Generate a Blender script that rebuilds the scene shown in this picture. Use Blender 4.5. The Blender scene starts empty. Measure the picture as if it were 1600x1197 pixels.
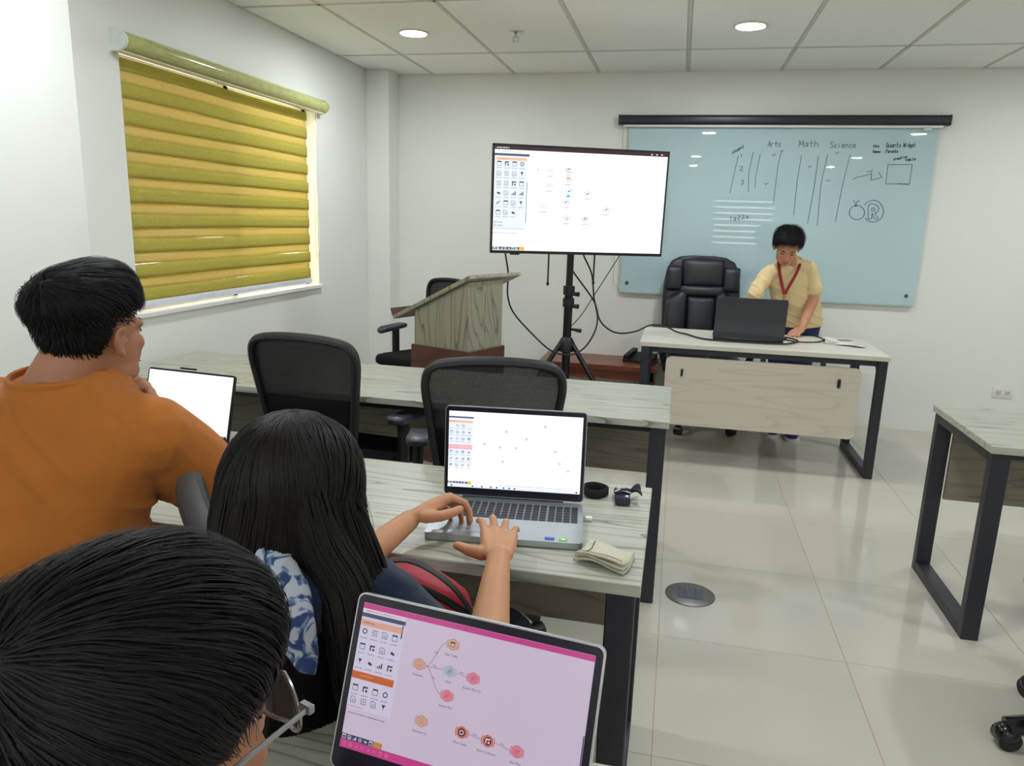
import bpy, bmesh, math, random
from mathutils import Vector, Matrix, Euler, Quaternion, noise
random.seed(7)
PI = math.pi
SC = bpy.context.scene
COL = SC.collection

# ------------------------------------------------------------------ camera
cam_d = bpy.data.cameras.new('camera')
cam_d.sensor_width = 36.0
cam_d.lens = 1150.9 / 1600 * 36.0
cam_d.clip_start = 0.02
cam = bpy.data.objects.new('camera', cam_d)
COL.objects.link(cam)
RX = Vector((0.97511673, 0.21965003, 0.03002041))
RY = Vector((0.07606913, -0.20431597, -0.97594491))
RZ = Vector((-0.20823268, 0.95394384, -0.21594051))
cam.matrix_world = Matrix(((RX.x, -RY.x, -RZ.x, 0), (RX.y, -RY.y, -RZ.y, 0), (RX.z, -RY.z, -RZ.z, 1.45), (0, 0, 0, 1)))
SC.camera = cam

# ------------------------------------------------------------------ world, exposure
world = bpy.data.worlds.new('sky'); SC.world = world
world.use_nodes = True
bg = world.node_tree.nodes['Background']
bg.inputs[0].default_value = (1.0, 0.97, 0.90, 1)
bg.inputs[1].default_value = 7.0
SC.view_settings.view_transform = 'Standard'
SC.view_settings.look = 'None'
SC.view_settings.gamma = 1
SC.view_settings.use_curve_mapping = False
SC.view_settings.exposure = 0.0
SC.cycles.max_bounces = 7
SC.cycles.glossy_bounces = 4
SC.cycles.transmission_bounces = 3
SC.cycles.caustics_reflective = False
SC.cycles.adaptive_threshold = 0.02
LAMP = 234.0          # strength of each ceiling downlight's diffuser
H = 2.545            # ceiling height
D = 5.86             # back wall

# ------------------------------------------------------------------ materials
def lin(c):
    def f(v):
        v /= 255.0
        return v / 12.92 if v <= 0.04045 else ((v + 0.055) / 1.055) ** 2.4
    return (f(c[0]), f(c[1]), f(c[2]), 1)
MATS = {}
def mat(name, rgb, rough=0.5, metal=0.0, var=0.06, nscale=30.0, bump=0.0, bscale=200.0, spec=0.5, coat=0.0, stretch=None, sheen=0.0):
    if name in MATS: return MATS[name]
    m = bpy.data.materials.new(name); m.use_nodes = True
    nt = m.node_tree; N = nt.nodes; Lk = nt.links
    b = N['Principled BSDF']
    b.inputs['Roughness'].default_value = rough
    b.inputs['Metallic'].default_value = metal
    b.inputs['Specular IOR Level'].default_value = spec
    b.inputs['Coat Weight'].default_value = coat
    b.inputs['Sheen Weight'].default_value = sheen
    tc = N.new('ShaderNodeTexCoord'); mp = N.new('ShaderNodeMapping')
    if stretch: mp.inputs['Scale'].default_value = stretch
    Lk.new(tc.outputs['Object'], mp.inputs[0])
    nz = N.new('ShaderNodeTexNoise'); nz.inputs['Scale'].default_value = nscale; nz.inputs['Detail'].default_value = 4
    Lk.new(mp.outputs[0], nz.inputs['Vector'])
    cr = N.new('ShaderNodeValToRGB')
    c = lin(rgb)
    cr.color_ramp.elements[0].position = 0.3; cr.color_ramp.elements[1].position = 0.7
    cr.color_ramp.elements[0].color = (c[0] * (1 - var), c[1] * (1 - var), c[2] * (1 - var), 1)
    cr.color_ramp.elements[1].color = (min(1, c[0] * (1 + var)), min(1, c[1] * (1 + var)), min(1, c[2] * (1 + var)), 1)
    Lk.new(nz.outputs['Fac'], cr.inputs[0]); Lk.new(cr.outputs[0], b.inputs['Base Color'])
    if bump:
        n2 = N.new('ShaderNodeTexNoise'); n2.inputs['Scale'].default_value = bscale; n2.inputs['Detail'].default_value = 3
        Lk.new(mp.outputs[0], n2.inputs['Vector'])
        bp = N.new('ShaderNodeBump'); bp.inputs['Strength'].default_value = bump; bp.inputs['Distance'].default_value = 0.003
        Lk.new(n2.outputs['Fac'], bp.inputs['Height']); Lk.new(bp.outputs[0], b.inputs['Normal'])
    MATS[name] = m
    return m
def wood(name, light, dark, axis='x', rough=0.35, rings=9.0, amount=0.5):
    """laminate with long grain along one axis and cathedral figures"""
    if name in MATS: return MATS[name]
    m = bpy.data.materials.new(name); m.use_nodes = True
    nt = m.node_tree; N = nt.nodes; Lk = nt.links
    b = N['Principled BSDF']; b.inputs['Roughness'].default_value = rough
    tc = N.new('ShaderNodeTexCoord'); mp = N.new('ShaderNodeMapping')
    st = {'x': (0.35, 3.2, 3.2), 'z': (3.2, 3.2, 0.45), 'y': (3.2, 0.35, 3.2)}[axis]
    mp.inputs['Scale'].default_value = st
    Lk.new(tc.outputs['Object'], mp.inputs[0])
    nz = N.new('ShaderNodeTexNoise'); nz.inputs['Scale'].default_value = 2.2; nz.inputs['Detail'].default_value = 1.5; nz.inputs['Distortion'].default_value = 0.4
    Lk.new(mp.outputs[0], nz.inputs['Vector'])
    mul = N.new('ShaderNodeMath'); mul.operation = 'MULTIPLY'; mul.inputs[1].default_value = rings
    Lk.new(nz.outputs['Fac'], mul.inputs[0])
    fr = N.new('ShaderNodeMath'); fr.operation = 'FRACT'; Lk.new(mul.outputs[0], fr.inputs[0])
    r1 = N.new('ShaderNodeValToRGB')
    e = r1.color_ramp.elements
    e[0].position = 0.0; e[0].color = (1, 1, 1, 1); e[1].position = 0.16; e[1].color = (0.25, 0.25, 0.25, 1)
    x = e.new(0.5); x.color = (0, 0, 0, 1)
    x = e.new(1.0); x.color = (0.15, 0.15, 0.15, 1)
    Lk.new(fr.outputs[0], r1.inputs[0])
    mp2 = N.new('ShaderNodeMapping'); s2 = {'x': (2, 60, 60), 'z': (60, 60, 2), 'y': (60, 2, 60)}[axis]
    mp2.inputs['Scale'].default_value = s2; Lk.new(tc.outputs['Object'], mp2.inputs[0])
    n2 = N.new('ShaderNodeTexNoise'); n2.inputs['Scale'].default_value = 3; n2.inputs['Detail'].default_value = 3
    Lk.new(mp2.outputs[0], n2.inputs['Vector'])
    ad = N.new('ShaderNodeMath'); ad.operation = 'MULTIPLY_ADD'; ad.inputs[1].default_value = 0.55; 
    Lk.new(n2.outputs['Fac'], ad.inputs[0]); Lk.new(r1.outputs[0], ad.inputs[2])
    m3 = N.new('ShaderNodeMath'); m3.operation = 'MULTIPLY'; m3.inputs[1].default_value = amount; m3.use_clamp = True
    Lk.new(ad.outputs[0], m3.inputs[0])
    mx = N.new('ShaderNodeMix'); mx.data_type = 'RGBA'
    mx.inputs['A'].default_value = lin(light); mx.inputs['B'].default_value = lin(dark)
    Lk.new(m3.outputs[0], mx.inputs['Factor']); Lk.new(mx.outputs['Result'], b.inputs['Base Color'])
    bp = N.new('ShaderNodeBump'); bp.inputs['Strength'].default_value = 0.15; bp.inputs['Distance'].default_value = 0.001
    Lk.new(ad.outputs[0], bp.inputs['Height']); Lk.new(bp.outputs[0], b.inputs['Normal'])
    MATS[name] = m
    return m
def emit(name, rgb, strength=1.0, gloss=0.0):
    if name in MATS: return MATS[name]
    m = bpy.data.materials.new(name); m.use_nodes = True
    b = m.node_tree.nodes['Principled BSDF']
    c = lin(rgb)
    b.inputs['Base Color'].default_value = (c[0] * 0.1, c[1] * 0.1, c[2] * 0.1, 1)
    b.inputs['Roughness'].default_value = 0.25
    b.inputs['Emission Color'].default_value = c
    b.inputs['Emission Strength'].default_value = strength
    MATS[name] = m
    return m
def glass(name, rgb, rough=0.02, alpha=0.15):
    if name in MATS: return MATS[name]
    m = bpy.data.materials.new(name); m.use_nodes = True
    nt = m.node_tree; N = nt.nodes
    b = N['Principled BSDF']
    b.inputs['Base Color'].default_value = lin(rgb); b.inputs['Roughness'].default_value = rough
    b.inputs['Alpha'].default_value = alpha
    MATS[name] = m
    return m
def fabric_translucent(name, rgb, dens, rgb2=None, through=0.4, nscale=(14, 14, 160)):
    """woven blind fabric: diffuse + translucent, with slubs"""
    if name in MATS: return MATS[name]
    m = bpy.data.materials.new(name); m.use_nodes = True
    nt = m.node_tree; N = nt.nodes; Lk = nt.links
    N.remove(N['Principled BSDF']); out = N['Material Output']
    tc = N.new('ShaderNodeTexCoord'); mp = N.new('ShaderNodeMapping'); mp.inputs['Scale'].default_value = nscale
    Lk.new(tc.outputs['Object'], mp.inputs[0])
    nz = N.new('ShaderNodeTexNoise'); nz.inputs['Scale'].default_value = 3; nz.inputs['Detail'].default_value = 5
    Lk.new(mp.outputs[0], nz.inputs['Vector'])
    mx = N.new('ShaderNodeMix'); mx.data_type = 'RGBA'
    mx.inputs['A'].default_value = lin(rgb); mx.inputs['B'].default_value = lin(rgb2 or rgb)
    cr = N.new('ShaderNodeValToRGB'); cr.color_ramp.elements[0].position = .35; cr.color_ramp.elements[1].position = .65
    Lk.new(nz.outputs['Fac'], cr.inputs[0])
    Lk.new(cr.outputs[0], mx.inputs['Factor'])
    d = N.new('ShaderNodeBsdfDiffuse'); t = N.new('ShaderNodeBsdfTranslucent'); tr = N.new('ShaderNodeBsdfTransparent')
    Lk.new(mx.outputs['Result'], d.inputs[0]); Lk.new(mx.outputs['Result'], t.inputs[0])
    s1 = N.new('ShaderNodeMixShader'); s1.inputs[0].default_value = through
    Lk.new(d.outputs[0], s1.inputs[1]); Lk.new(t.outputs[0], s1.inputs[2])
    s2 = N.new('ShaderNodeMixShader'); s2.inputs[0].default_value = 1 - dens
    Lk.new(s1.outputs[0], s2.inputs[1]); Lk.new(tr.outputs[0], s2.inputs[2])
    Lk.new(s2.outputs[0], out.inputs[0])
    MATS[name] = m
    return m

M_wall = mat('wall_paint', (238, 240, 235), 0.45, var=0.012, nscale=2.0, bump=0.03, bscale=120)
M_ceil = mat('ceiling_tile', (247, 247, 240), 0.8, var=0.015, nscale=60, bump=0.1, bscale=400)
M_grid = mat('ceiling_grid', (205, 203, 190), 0.5)
M_floor = mat('floor_porcelain', (198, 193, 180), 0.06, var=0.035, nscale=1.6, spec=0.55)
M_grout = mat('floor_grout', (172, 156, 134), 0.8)
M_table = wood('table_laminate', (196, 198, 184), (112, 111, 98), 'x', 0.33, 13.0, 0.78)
M_panel_shaded = wood('modesty_laminate_shaded', (140, 132, 116), (86, 80, 70), 'x', 0.4, 10.0, 0.6)  # same wood as the tabletops, with the shade beneath them put into the colour
M_lect = wood('lectern_laminate', (176, 172, 152), (100, 96, 80), 'z', 0.4, 11.0, 0.75)
M_desk = wood('desk_laminate', (228, 226, 214), (206, 198, 182), 'x', 0.35, 6.0, 0.5)
M_deskp = wood('desk_panel_laminate', (224, 214, 200), (202, 190, 174), 'x', 0.4, 7.0, 0.6)
M_brown = wood('dark_brown_wood', (98, 62, 46), (62, 36, 28), 'x', 0.35, 6.0, 0.6)
M_red = wood('reddish_wood', (128, 66, 44), (84, 36, 24), 'x', 0.3, 6.0, 0.6)
M_steel = mat('charcoal_steel', (52, 53, 60), 0.42, 0.3, 0.05, 40, 0.05, 400)
M_plast = mat('black_plastic', (26, 26, 30), 0.52, 0, 0.1, 40, 0.08, 500)
M_grey = mat('grey_plastic', (110, 114, 120), 0.35, 0, 0.05)
M_cloth = mat('black_fabric', (24, 23, 28), 0.9, 0, 0.2, 300, 0.4, 900, 0.2)
M_leath = mat('black_leather', (34, 36, 46), 0.34, 0, 0.12, 30, 0.35, 320, 0.5)
M_white = mat('white_plastic', (235, 235, 232), 0.35, 0, 0.02)
M_chrome = mat('chrome', (200, 200, 205), 0.15, 1.0, 0.03)
M_alu = mat('silver_aluminium', (176, 184, 188), 0.35, 0.75, 0.03)
M_black = mat('matt_black', (14, 14, 18), 0.35, 0, 0.1)
M_bezel = mat('screen_bezel', (26, 24, 40), 0.3, 0, 0.1)
M_cable = mat('black_rubber', (28, 30, 32), 0.55, 0, 0.1)

# ------------------------------------------------------------------ mesh helpers
class MB:
    """collects geometry; build() links it as ONE mesh object"""
    def __init__(self): self.bm = bmesh.new()
    def box(self, c, s, rz=0, bev=0, M=None, seg=2):
        geo = bmesh.ops.create_cube(self.bm, size=1.0)
        vs = geo['verts']
        T = Matrix.Translation(Vector(c)) @ Matrix.Rotation(rz, 4, 'Z') @ Matrix.Diagonal((s[0], s[1], s[2], 1))
        if M is not None: T = M @ T
        bmesh.ops.transform(self.bm, matrix=T, verts=vs)
        if bev:
            es = list({e for v in vs for e in v.link_edges})
            bmesh.ops.bevel(self.bm, geom=es, offset=bev, segments=seg, affect='EDGES', profile=0.5)
        return self
    def cone(self, p0, p1, r0, r1=None, n=16, caps=True):
        r1 = r0 if r1 is None else r1
        p0, p1 = Vector(p0), Vector(p1); d = p1 - p0
        q = d.to_track_quat('Z', 'Y')
        a = [self.bm.verts.new(p0 + q @ Vector((r0 * math.cos(2 * PI * i / n), r0 * math.sin(2 * PI * i / n), 0))) for i in range(n)]
        b = [self.bm.verts.new(p1 + q @ Vector((r1 * math.cos(2 * PI * i / n), r1 * math.sin(2 * PI * i / n), 0))) for i in range(n)]
        for i in range(n): self.bm.faces.new((a[i], a[(i + 1) % n], b[(i + 1) % n], b[i]))
        if caps: self.bm.faces.new(a[::-1]); self.bm.faces.new(b)
        return self
    def tube(self, pts, r, n=8, closed=False, flat=None, up=None):
        """sweep a round (or flat=(a,b) elliptical) section along points; r may be a list"""
        P = [Vector(p) for p in pts]; k = len(P); rings = []
        prev = None
        for i in range(k):
            if closed: t = P[(i + 1) % k] - P[i - 1]
            else: t = P[min(i + 1, k - 1)] - P[max(i - 1, 0)]
            t.normalize()
            if up is not None: u = Vector(up); u = (u - t * u.dot(t)).normalized()
            elif prev is None:
                u = Vector((0, 0, 1)) if abs(t.z) < 0.9 else Vector((1, 0, 0)); u = (u - t * u.dot(t)).normalized()
            else: u = (prev - t * prev.dot(t)).normalized()
            prev = u; w = t.cross(u)
            rr = r[i] if isinstance(r, (list, tuple)) else r
            fa, fb = flat if flat else (1, 1)
            rings.append([self.bm.verts.new(P[i] + u * (rr * fa * math.cos(2 * PI * j / n)) + w * (rr * fb * math.sin(2 * PI * j / n))) for j in range(n)])
        m = k if closed else k - 1
        for i in range(m):
            A, B = rings[i], rings[(i + 1) % k]
            for j in range(n): self.bm.faces.new((A[j], B[j], B[(j + 1) % n], A[(j + 1) % n]))
        if not closed: self.bm.faces.new(rings[0]); self.bm.faces.new(rings[-1][::-1])
        return self
    def prism(self, outline, z0, z1, M=None):
        a = [Vector((x, y, z0)) for x, y in outline]; b = [Vector((x, y, z1)) for x, y in outline]
        if M is not None: a = [M @ v for v in a]; b = [M @ v for v in b]
        a = [self.bm.verts.new(v) for v in a]; b = [self.bm.verts.new(v) for v in b]
        n = len(a)
        for i in range(n): self.bm.faces.new((a[i], a[(i + 1) % n], b[(i + 1) % n], b[i]))
        self.bm.faces.new(a[::-1]); self.bm.faces.new(b)
        return self
    def loft(self, rings, caps=True):
        R = [[self.bm.verts.new(Vector(p)) for p in ring] for ring in rings]; n = len(R[0])
        for A, B in zip(R, R[1:]):
            for j in range(n): self.bm.faces.new((A[j], A[(j + 1) % n], B[(j + 1) % n], B[j]))
        if caps: self.bm.faces.new(R[0][::-1]); self.bm.faces.new(R[-1])
        return self
    def grid(self, f, nu, nv, thick=0.0):
        """surface f(u,v)->Vector"""
        V = [[self.bm.verts.new(f(i / nu, j / nv)) for j in range(nv + 1)] for i in range(nu + 1)]
        for i in range(nu):
            for j in range(nv): self.bm.faces.new((V[i][j], V[i + 1][j], V[i + 1][j + 1], V[i][j + 1]))
        return self
    def ball(self, c, r, M=None, sub=2):
        g = bmesh.ops.create_icosphere(self.bm, subdivisions=sub, radius=1.0)
        rr = r if isinstance(r, (tuple, list)) else (r, r, r)
        T = Matrix.Translation(Vector(c)) @ (M.to_4x4() if M is not None else Matrix.Identity(4)) @ Matrix.Diagonal((rr[0], rr[1], rr[2], 1))
        bmesh.ops.transform(self.bm, matrix=T, verts=g['verts'])
        return self
    def lathe(self, prof, c=(0, 0, 0), n=24):
        rings = [[Vector(c) + Vector((r * math.cos(2 * PI * i / n), r * math.sin(2 * PI * i / n), z)) for i in range(n)] for r, z in prof]
        return self.loft(rings)
    def mesh(self, name, smooth=False, angle=35):
        bmesh.ops.recalc_face_normals(self.bm, faces=self.bm.faces)
        me = bpy.data.meshes.new(name); self.bm.to_mesh(me); self.bm.free()
        if smooth:
            me.polygons.foreach_set('use_smooth', [True] * len(me.polygons))
            try: me.set_sharp_from_angle(angle=math.radians(angle))
            except Exception: pass
        return me
    def build(self, name, m, parent=None, smooth=False, angle=35, mods=None):
        return link(name, self.mesh(name, smooth, angle), m, parent)
def link(name, me, m, parent=None):
    if m is not None and not me.materials: me.materials.append(m)
    o = bpy.data.objects.new(name, me); COL.objects.link(o)
    if parent is not None: o.parent = parent
    return o
def solid(o, t, off=0):
    md = o.modifiers.new('solid', 'SOLIDIFY'); md.thickness = t; md.offset = off
    return o
def subsurf(o, n=1):
    md = o.modifiers.new('sub', 'SUBSURF'); md.levels = n; md.render_levels = n
    for p in o.data.polygons: p.use_smooth = True
    return o
def tag(o, label=None, cat=None, group=None, kind=None):
    if label: o['label'] = label
    if cat: o['category'] = cat
    if group: o['group'] = group
    if kind: o['kind'] = kind
    return o
def thing(name, label, cat, loc=(0, 0, 0), rz=0, group=None):
    o = bpy.data.objects.new(name, None); COL.objects.link(o)
    o.location = loc; o.rotation_euler = (0, 0, rz); o.empty_display_size = 0.1
    return tag(o, label, cat, group)
def copy_tree(o, parent=None):
    c = o.copy(); COL.objects.link(c); c.parent = parent
    for ch in list(o.children): copy_tree(ch, c)
    return c
def rrect(w, h, r, n=5, cx=0, cy=0):
    """rounded rectangle outline"""
    pts = []
    for (sx, sy, a0) in ((1, 1, 0), (-1, 1, PI / 2), (-1, -1, PI), (1, -1, 1.5 * PI)):
        for i in range(n + 1):
            a = a0 + PI / 2 * i / n
            pts.append((cx + sx * (w / 2 - r) + r * math.cos(a), cy + sy * (h / 2 - r) + r * math.sin(a)))
    return pts
def spline(pts, k=8, closed=False):
    """Catmull-Rom through points"""
    P = [Vector(p) for p in pts]; out = []; n = len(P)
    rng = n if closed else n - 1
    for i in range(rng):
        if closed: a, b, c, d = P[i - 1], P[i], P[(i + 1) % n], P[(i + 2) % n]
        else: a, b, c, d = P[max(i - 1, 0)], P[i], P[i + 1], P[min(i + 2, n - 1)]
        for j in range(k):
            t = j / k
            out.append(0.5 * ((2 * b) + (c - a) * t + (2 * a - 5 * b + 4 * c - d) * t * t + (3 * b - a - 3 * c + d) * t ** 3))
    if not closed: out.append(P[-1])
    return out
def text_mesh(body, size, align='CENTER'):
    cu = bpy.data.curves.new('t', 'FONT'); cu.body = body; cu.size = size; cu.align_x = align; cu.align_y = 'CENTER'; cu.resolution_u = 2
    o = bpy.data.objects.new('t', cu)
    me = bpy.data.meshes.new_from_object(o)
    bpy.data.objects.remove(o); bpy.data.curves.remove(cu)
    return me

# ------------------------------------------------------------------ room shell
XL, XR, YB = -2.46, 3.9, -4.2
fl = MB().box(((XL + XR) / 2, (D + YB) / 2, -0.0515), (XR - XL + 0.4, D - YB + 0.4, 0.10)).build('floor', M_grout)
tag(fl, kind='structure')
ft = MB().box((0, 0, -0.006), (0.6332, 0.6332, 0.012), bev=0.0008, seg=1).mesh('tile')
ft.materials.append(M_floor)
for i in range(-4, 7):
    for j in range(-7, 10):
        cx, cy = 0.03 + 0.3175 + 0.635 * i, 0.25 + 0.635 * j
        x0, x1, y0, y1 = max(cx - .316, XL), min(cx + .316, XR), max(cy - .316, YB), min(cy + .316, D)
        if x1 - x0 < 0.02 or y1 - y0 < 0.02: continue
        if x1 - x0 > 0.63 and y1 - y0 > 0.63: link('tile', ft, None, fl).location = (cx, cy, 0)
        else: MB().box(((x0 + x1) / 2, (y0 + y1) / 2, -0.006), (x1 - x0, y1 - y0, 0.012)).build('tile', M_floor, fl)
# back wall
tag(MB().box(((XL + XR) / 2, D + 0.075, H / 2 + 0.1), (XR - XL + 0.3, 0.15, H + 0.2)).build('wall_back', M_wall), kind='structure')
# left wall round its window
WY0, WY1, WZ0, WZ1 = 2.99, 4.80, 0.965, 2.13
w = MB(); xc = XL - 0.075
w.box((xc, (YB + WY0) / 2, H / 2 + .1), (0.15, WY0 - YB, H + .2)); w.box((xc, (WY1 + D) / 2, H / 2 + .1), (0.15, D - WY1, H + .2))
w.box((xc, (WY0 + WY1) / 2, WZ0 / 2), (0.15, WY1 - WY0, WZ0)); w.box((xc, (WY0 + WY1) / 2, (WZ1 + H + .2) / 2), (0.15, WY1 - WY0, H + .2 - WZ1))
tag(w.build('wall_left', M_wall), kind='structure')
tag(MB().box((XR + 0.075, (D + YB) / 2, H / 2 + .1), (0.15, D - YB, H + .2)).build('wall_right', M_wall), kind='structure')
# rear wall with a window behind the photographer
RX0, RX1, RZ0, RZ1 = 0.60, 1.80, 1.00, 2.08
w = MB(); yc = YB - 0.075
w.box(((XL + RX0) / 2, yc, H / 2 + .1), (RX0 - XL, .15, H + .2)); w.box(((RX1 + XR) / 2, yc, H / 2 + .1), (XR - RX1, .15, H + .2))
w.box(((RX0 + RX1) / 2, yc, RZ0 / 2), (RX1 - RX0, .15, RZ0)); w.box(((RX0 + RX1) / 2, yc, (RZ1 + H + .2) / 2), (RX1 - RX0, .15, H + .2 - RZ1))
tag(w.build('wall_rear', M_wall), kind='structure')
# pilasters on the left wall
tag(MB().box((XL + 0.095, (5.64 + D) / 2, H / 2), (0.19, D - 5.64, H), bev=0.004).build('wall_pilaster_far', M_wall), kind='structure')
tag(MB().box((XL + 0.10, 2.05, H / 2), (0.20, 0.92, H), bev=0.004).build('wall_pilaster_near', M_wall), kind='structure')
# ceiling: slab, tiles and T-bars
ce = MB().box(((XL + XR) / 2, (D + YB) / 2, H + 0.07), (XR - XL + .3, D - YB + .3, 0.10)).build('ceiling', M_ceil)
tag(ce, kind='structure')
gx = [-0.04 + 0.648 * i for i in range(-3, 7)]; gy = [5.16 - 1.21 * j for j in range(0, 8)]
xs = [XL] + [x for x in gx if XL < x < XR] + [XR]; ys = sorted([YB] + [y for y in gy if YB < y < D] + [D])
for a, b in zip(xs, xs[1:]):
    for c, d in zip(ys, ys[1:]):
        MB().box(((a + b) / 2, (c + d) / 2, H + 0.010), (b - a - 0.024, d - c - 0.024, 0.02), bev=0.002, seg=1).build('ceiling_tile', M_ceil, ce)
for x in xs[1:-1]: MB().box((x, (D + YB) / 2, H + 0.004), (0.022, D - YB, 0.012)).build('grid_bar', M_grid, ce)
for y in ys[1:-1]: MB().box(((XL + XR) / 2, y, H + 0.0035), (XR - XL, 0.022, 0.011)).build('grid_bar', M_grid, ce)
# window 1 (left wall): frame, glass, sill
wn = thing('window_1', None, None); tag(wn, kind='structure')
fm = MB(); xf = XL - 0.10
for y in (WY0 + .02, (WY0 + WY1) / 2, WY1 - .02): fm.box((xf, y, (WZ0 + WZ1) / 2), (.05, .04, WZ1 - WZ0))
for z in (WZ0 + .02, WZ1 - .02): fm.box((xf, (WY0 + WY1) / 2, z), (.05, WY1 - WY0, .04))
fm.build('window_frame', M_white, wn)
for a, b in ((WY0 + .04, (WY0 + WY1) / 2 - .02), ((WY0 + WY1) / 2 + .02, WY1 - .04)):
    MB().box((xf, (a + b) / 2, (WZ0 + WZ1) / 2), (.006, b - a, WZ1 - WZ0 - .08)).build('pane', glass('window_glass', (235, 245, 242)), wn)
MB().box((XL - 0.055, (WY0 + WY1) / 2, WZ0 - 0.008), (0.16, WY1 - WY0 + .05, 0.022), bev=.003).build('window_sill', M_white, wn)
# unseen wall added outside that window to shade the blind's left part
nb = MB().box((XL - 1.0, 1.9, 1.4), (0.2, 4.3, 3.6)).build('added_shade_wall', mat('shade_wall_surface', (205, 170, 90), 0.9))
tag(nb, 'unseen wall added outside the window to shade part of the blind', 'wall')
tag(nb, kind='structure')
# window 2 (rear): frame, pane, slats
wn = thing('window_2', None, None); tag(wn, kind='structure')
fm = MB()
for x in (RX0 + .02, RX1 - .02): fm.box((x, YB - .10, (RZ0 + RZ1) / 2), (.04, .05, RZ1 - RZ0))
for z in (RZ0 + .02, RZ1 - .02): fm.box(((RX0 + RX1) / 2, YB - .10, z), (RX1 - RX0, .05, .04))
fm.build('window_frame', M_white, wn)
MB().box(((RX0 + RX1) / 2, YB - .10, (RZ0 + RZ1) / 2), (RX1 - RX0 - .08, .006, RZ1 - RZ0 - .08)).build('pane', MATS['window_glass'], wn)
for k in range(9):
    MB().box(((RX0 + RX1) / 2 - .02, YB - .03, RZ0 + .07 + k * 0.118), (RX1 - RX0 - .06, .01, .088)).build('blind_slat', mat('slat', (150, 160, 160), .6), wn)

# ------------------------------------------------------------------ ceiling downlights
M_glow = emit('downlight_glow', (255, 255, 255), LAMP)
M_glow.node_tree.nodes['Principled BSDF'].inputs['Emission Color'].default_value = (1.0, 1.045, 1.085, 1)
lampbm = MB().lathe([(0.092, 0.0), (0.096, -0.004), (0.092, -0.008), (0.080, -0.008), (0.078, -0.002), (0.078, 0.0)]).mesh('trim_ring', True)
lampdf = MB().lathe([(0.079, 0.0), (0.0795, -0.004), (0.05, -0.0062), (0.001, -0.007)]).mesh('diffuser', True)
lampbm.materials.append(M_white); lampdf.materials.append(M_glow)
LP = [(-1.68, 4.58, 'round white downlight above the yellow window blind'), (0.29, 4.60, 'round white downlight in front of the glass whiteboard'),
      (-1.60, 2.10, 'round white downlight over the student tables at left'), (0.24, 2.10, 'round white downlight over the aisle'),
      (2.55, 4.60, 'round white downlight at far right of the back wall'), (2.55, 2.10, 'round white downlight over the right-hand table'),
      (-1.60, -1.1, 'round white downlight at rear left of room'), (0.15, -1.1, 'round white downlight at rear middle of room'), (2.55, -1.0, 'round white downlight at rear right of room'),
      (-1.60, -3.0, 'round white downlight by rear wall at left'), (0.13, -3.0, 'round white downlight by rear wall in the middle'), (2.5, -2.87, 'round white downlight by rear wall at right')]
for x, y, lb in LP:
    t = thing('downlight', lb, 'ceiling light', (x, y, H), 0, 'ceiling downlights')
    link('trim_ring', lampbm, None, t); link('diffuser', lampdf, None, t)
sp = thing('fire_sprinkler', 'small metal sprinkler head on the ceiling', 'sprinkler', (-1.052, 4.624, H))
MB().lathe([(0.034, 0), (0.034, -0.004), (0.018, -0.010), (0.012, -0.012)]).build('escutcheon', M_chrome, sp, True)
s = MB(); s.cone((0, 0, -.01), (0, 0, -.03), .007)
for k in (-1, 1): s.tube(spline([(0.006 * k, 0, -.025), (.016 * k, 0, -.035), (.012 * k, 0, -.048), (0, 0, -.055)], 4), .0025, 6)
s.build('frame', M_chrome, sp, True)
MB().lathe([(0.004, -.054), (0.022, -.056), (0.022, -.058), (0.004, -.06)]).build('deflector', M_chrome, sp, True)
# ------------------------------------------------------------------ zebra blind on the left wall
zb = thing('zebra_blind', 'yellow-green zebra roller blind covering the left wall window', 'window blind', (XL, 3.86, 0.98))
y0, y1 = 2.955, 4.83
prof = []
for i in range(15):
    a = -PI / 2 + PI * i / 14
    prof.append((0.052 * math.cos(a) * 1.15 + 0.022, 0.046 * math.sin(a)))
prof = [(0.0, -0.046)] + prof + [(0.0, 0.046)]
cz = 2.155
mcs = mat('cassette_cover', (190, 190, 124), 0.14, 0, .12, 60, stretch=(1, .3, 1))
MB().loft([[(x, yy - 3.86, cz - .98 + z) for x, z in prof] for yy in (y0, y1)]).build('cassette', mcs, zb, True)
for yy, s in ((y0, -1), (y1, 1)):
    MB().loft([[(x * 1.03, yy - 3.86 + s * d, cz - .98 + z * 1.03) for x, z in prof] for d in (0, .016)]).build('end_cap', mat('end_cap_white', (226, 230, 224), .4) if s < 0 else mcs, zb, True)
MB().box((.045, 0, cz - .98 - .047), (.05, y1 - y0, .004)).build('cassette_rail', mat('rail_cream', (222, 216, 190), .4), zb)
M_dense = fabric_translucent('blind_dense_weave', (208, 194, 104), 0.98, (184, 180, 86), 0.22)
M_sheer = fabric_translucent('blind_sheer_weave', (226, 208, 132), 0.96, (214, 198, 118), 0.28)
fy0, fy1 = 2.995, 4.705
zt, zbm = 2.10, 1.015
nb_ = 9; per = (zt - zbm) / (nb_ + 0.45)
z = zt; k = 0; first = True
def strip(za, zb_, xo, m, nm, ph):
    g = MB()
    g.grid(lambda u, v: Vector((xo + 0.0015 * math.sin(u * 9 + ph) + 0.0015 * math.sin(PI * v), fy0 + (fy1 - fy0) * u - 3.86, za + (zb_ - za) * v - .98 + 0.0015 * math.sin(u * 7 + ph * 2))), 24, 3)
    o = g.build(nm, m, zb, True); solid(o, 0.0012); return o
strip(zt, zt - per * .45, -0.014, M_dense, 'dense_band', 0)
z = zt - per * .45
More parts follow.
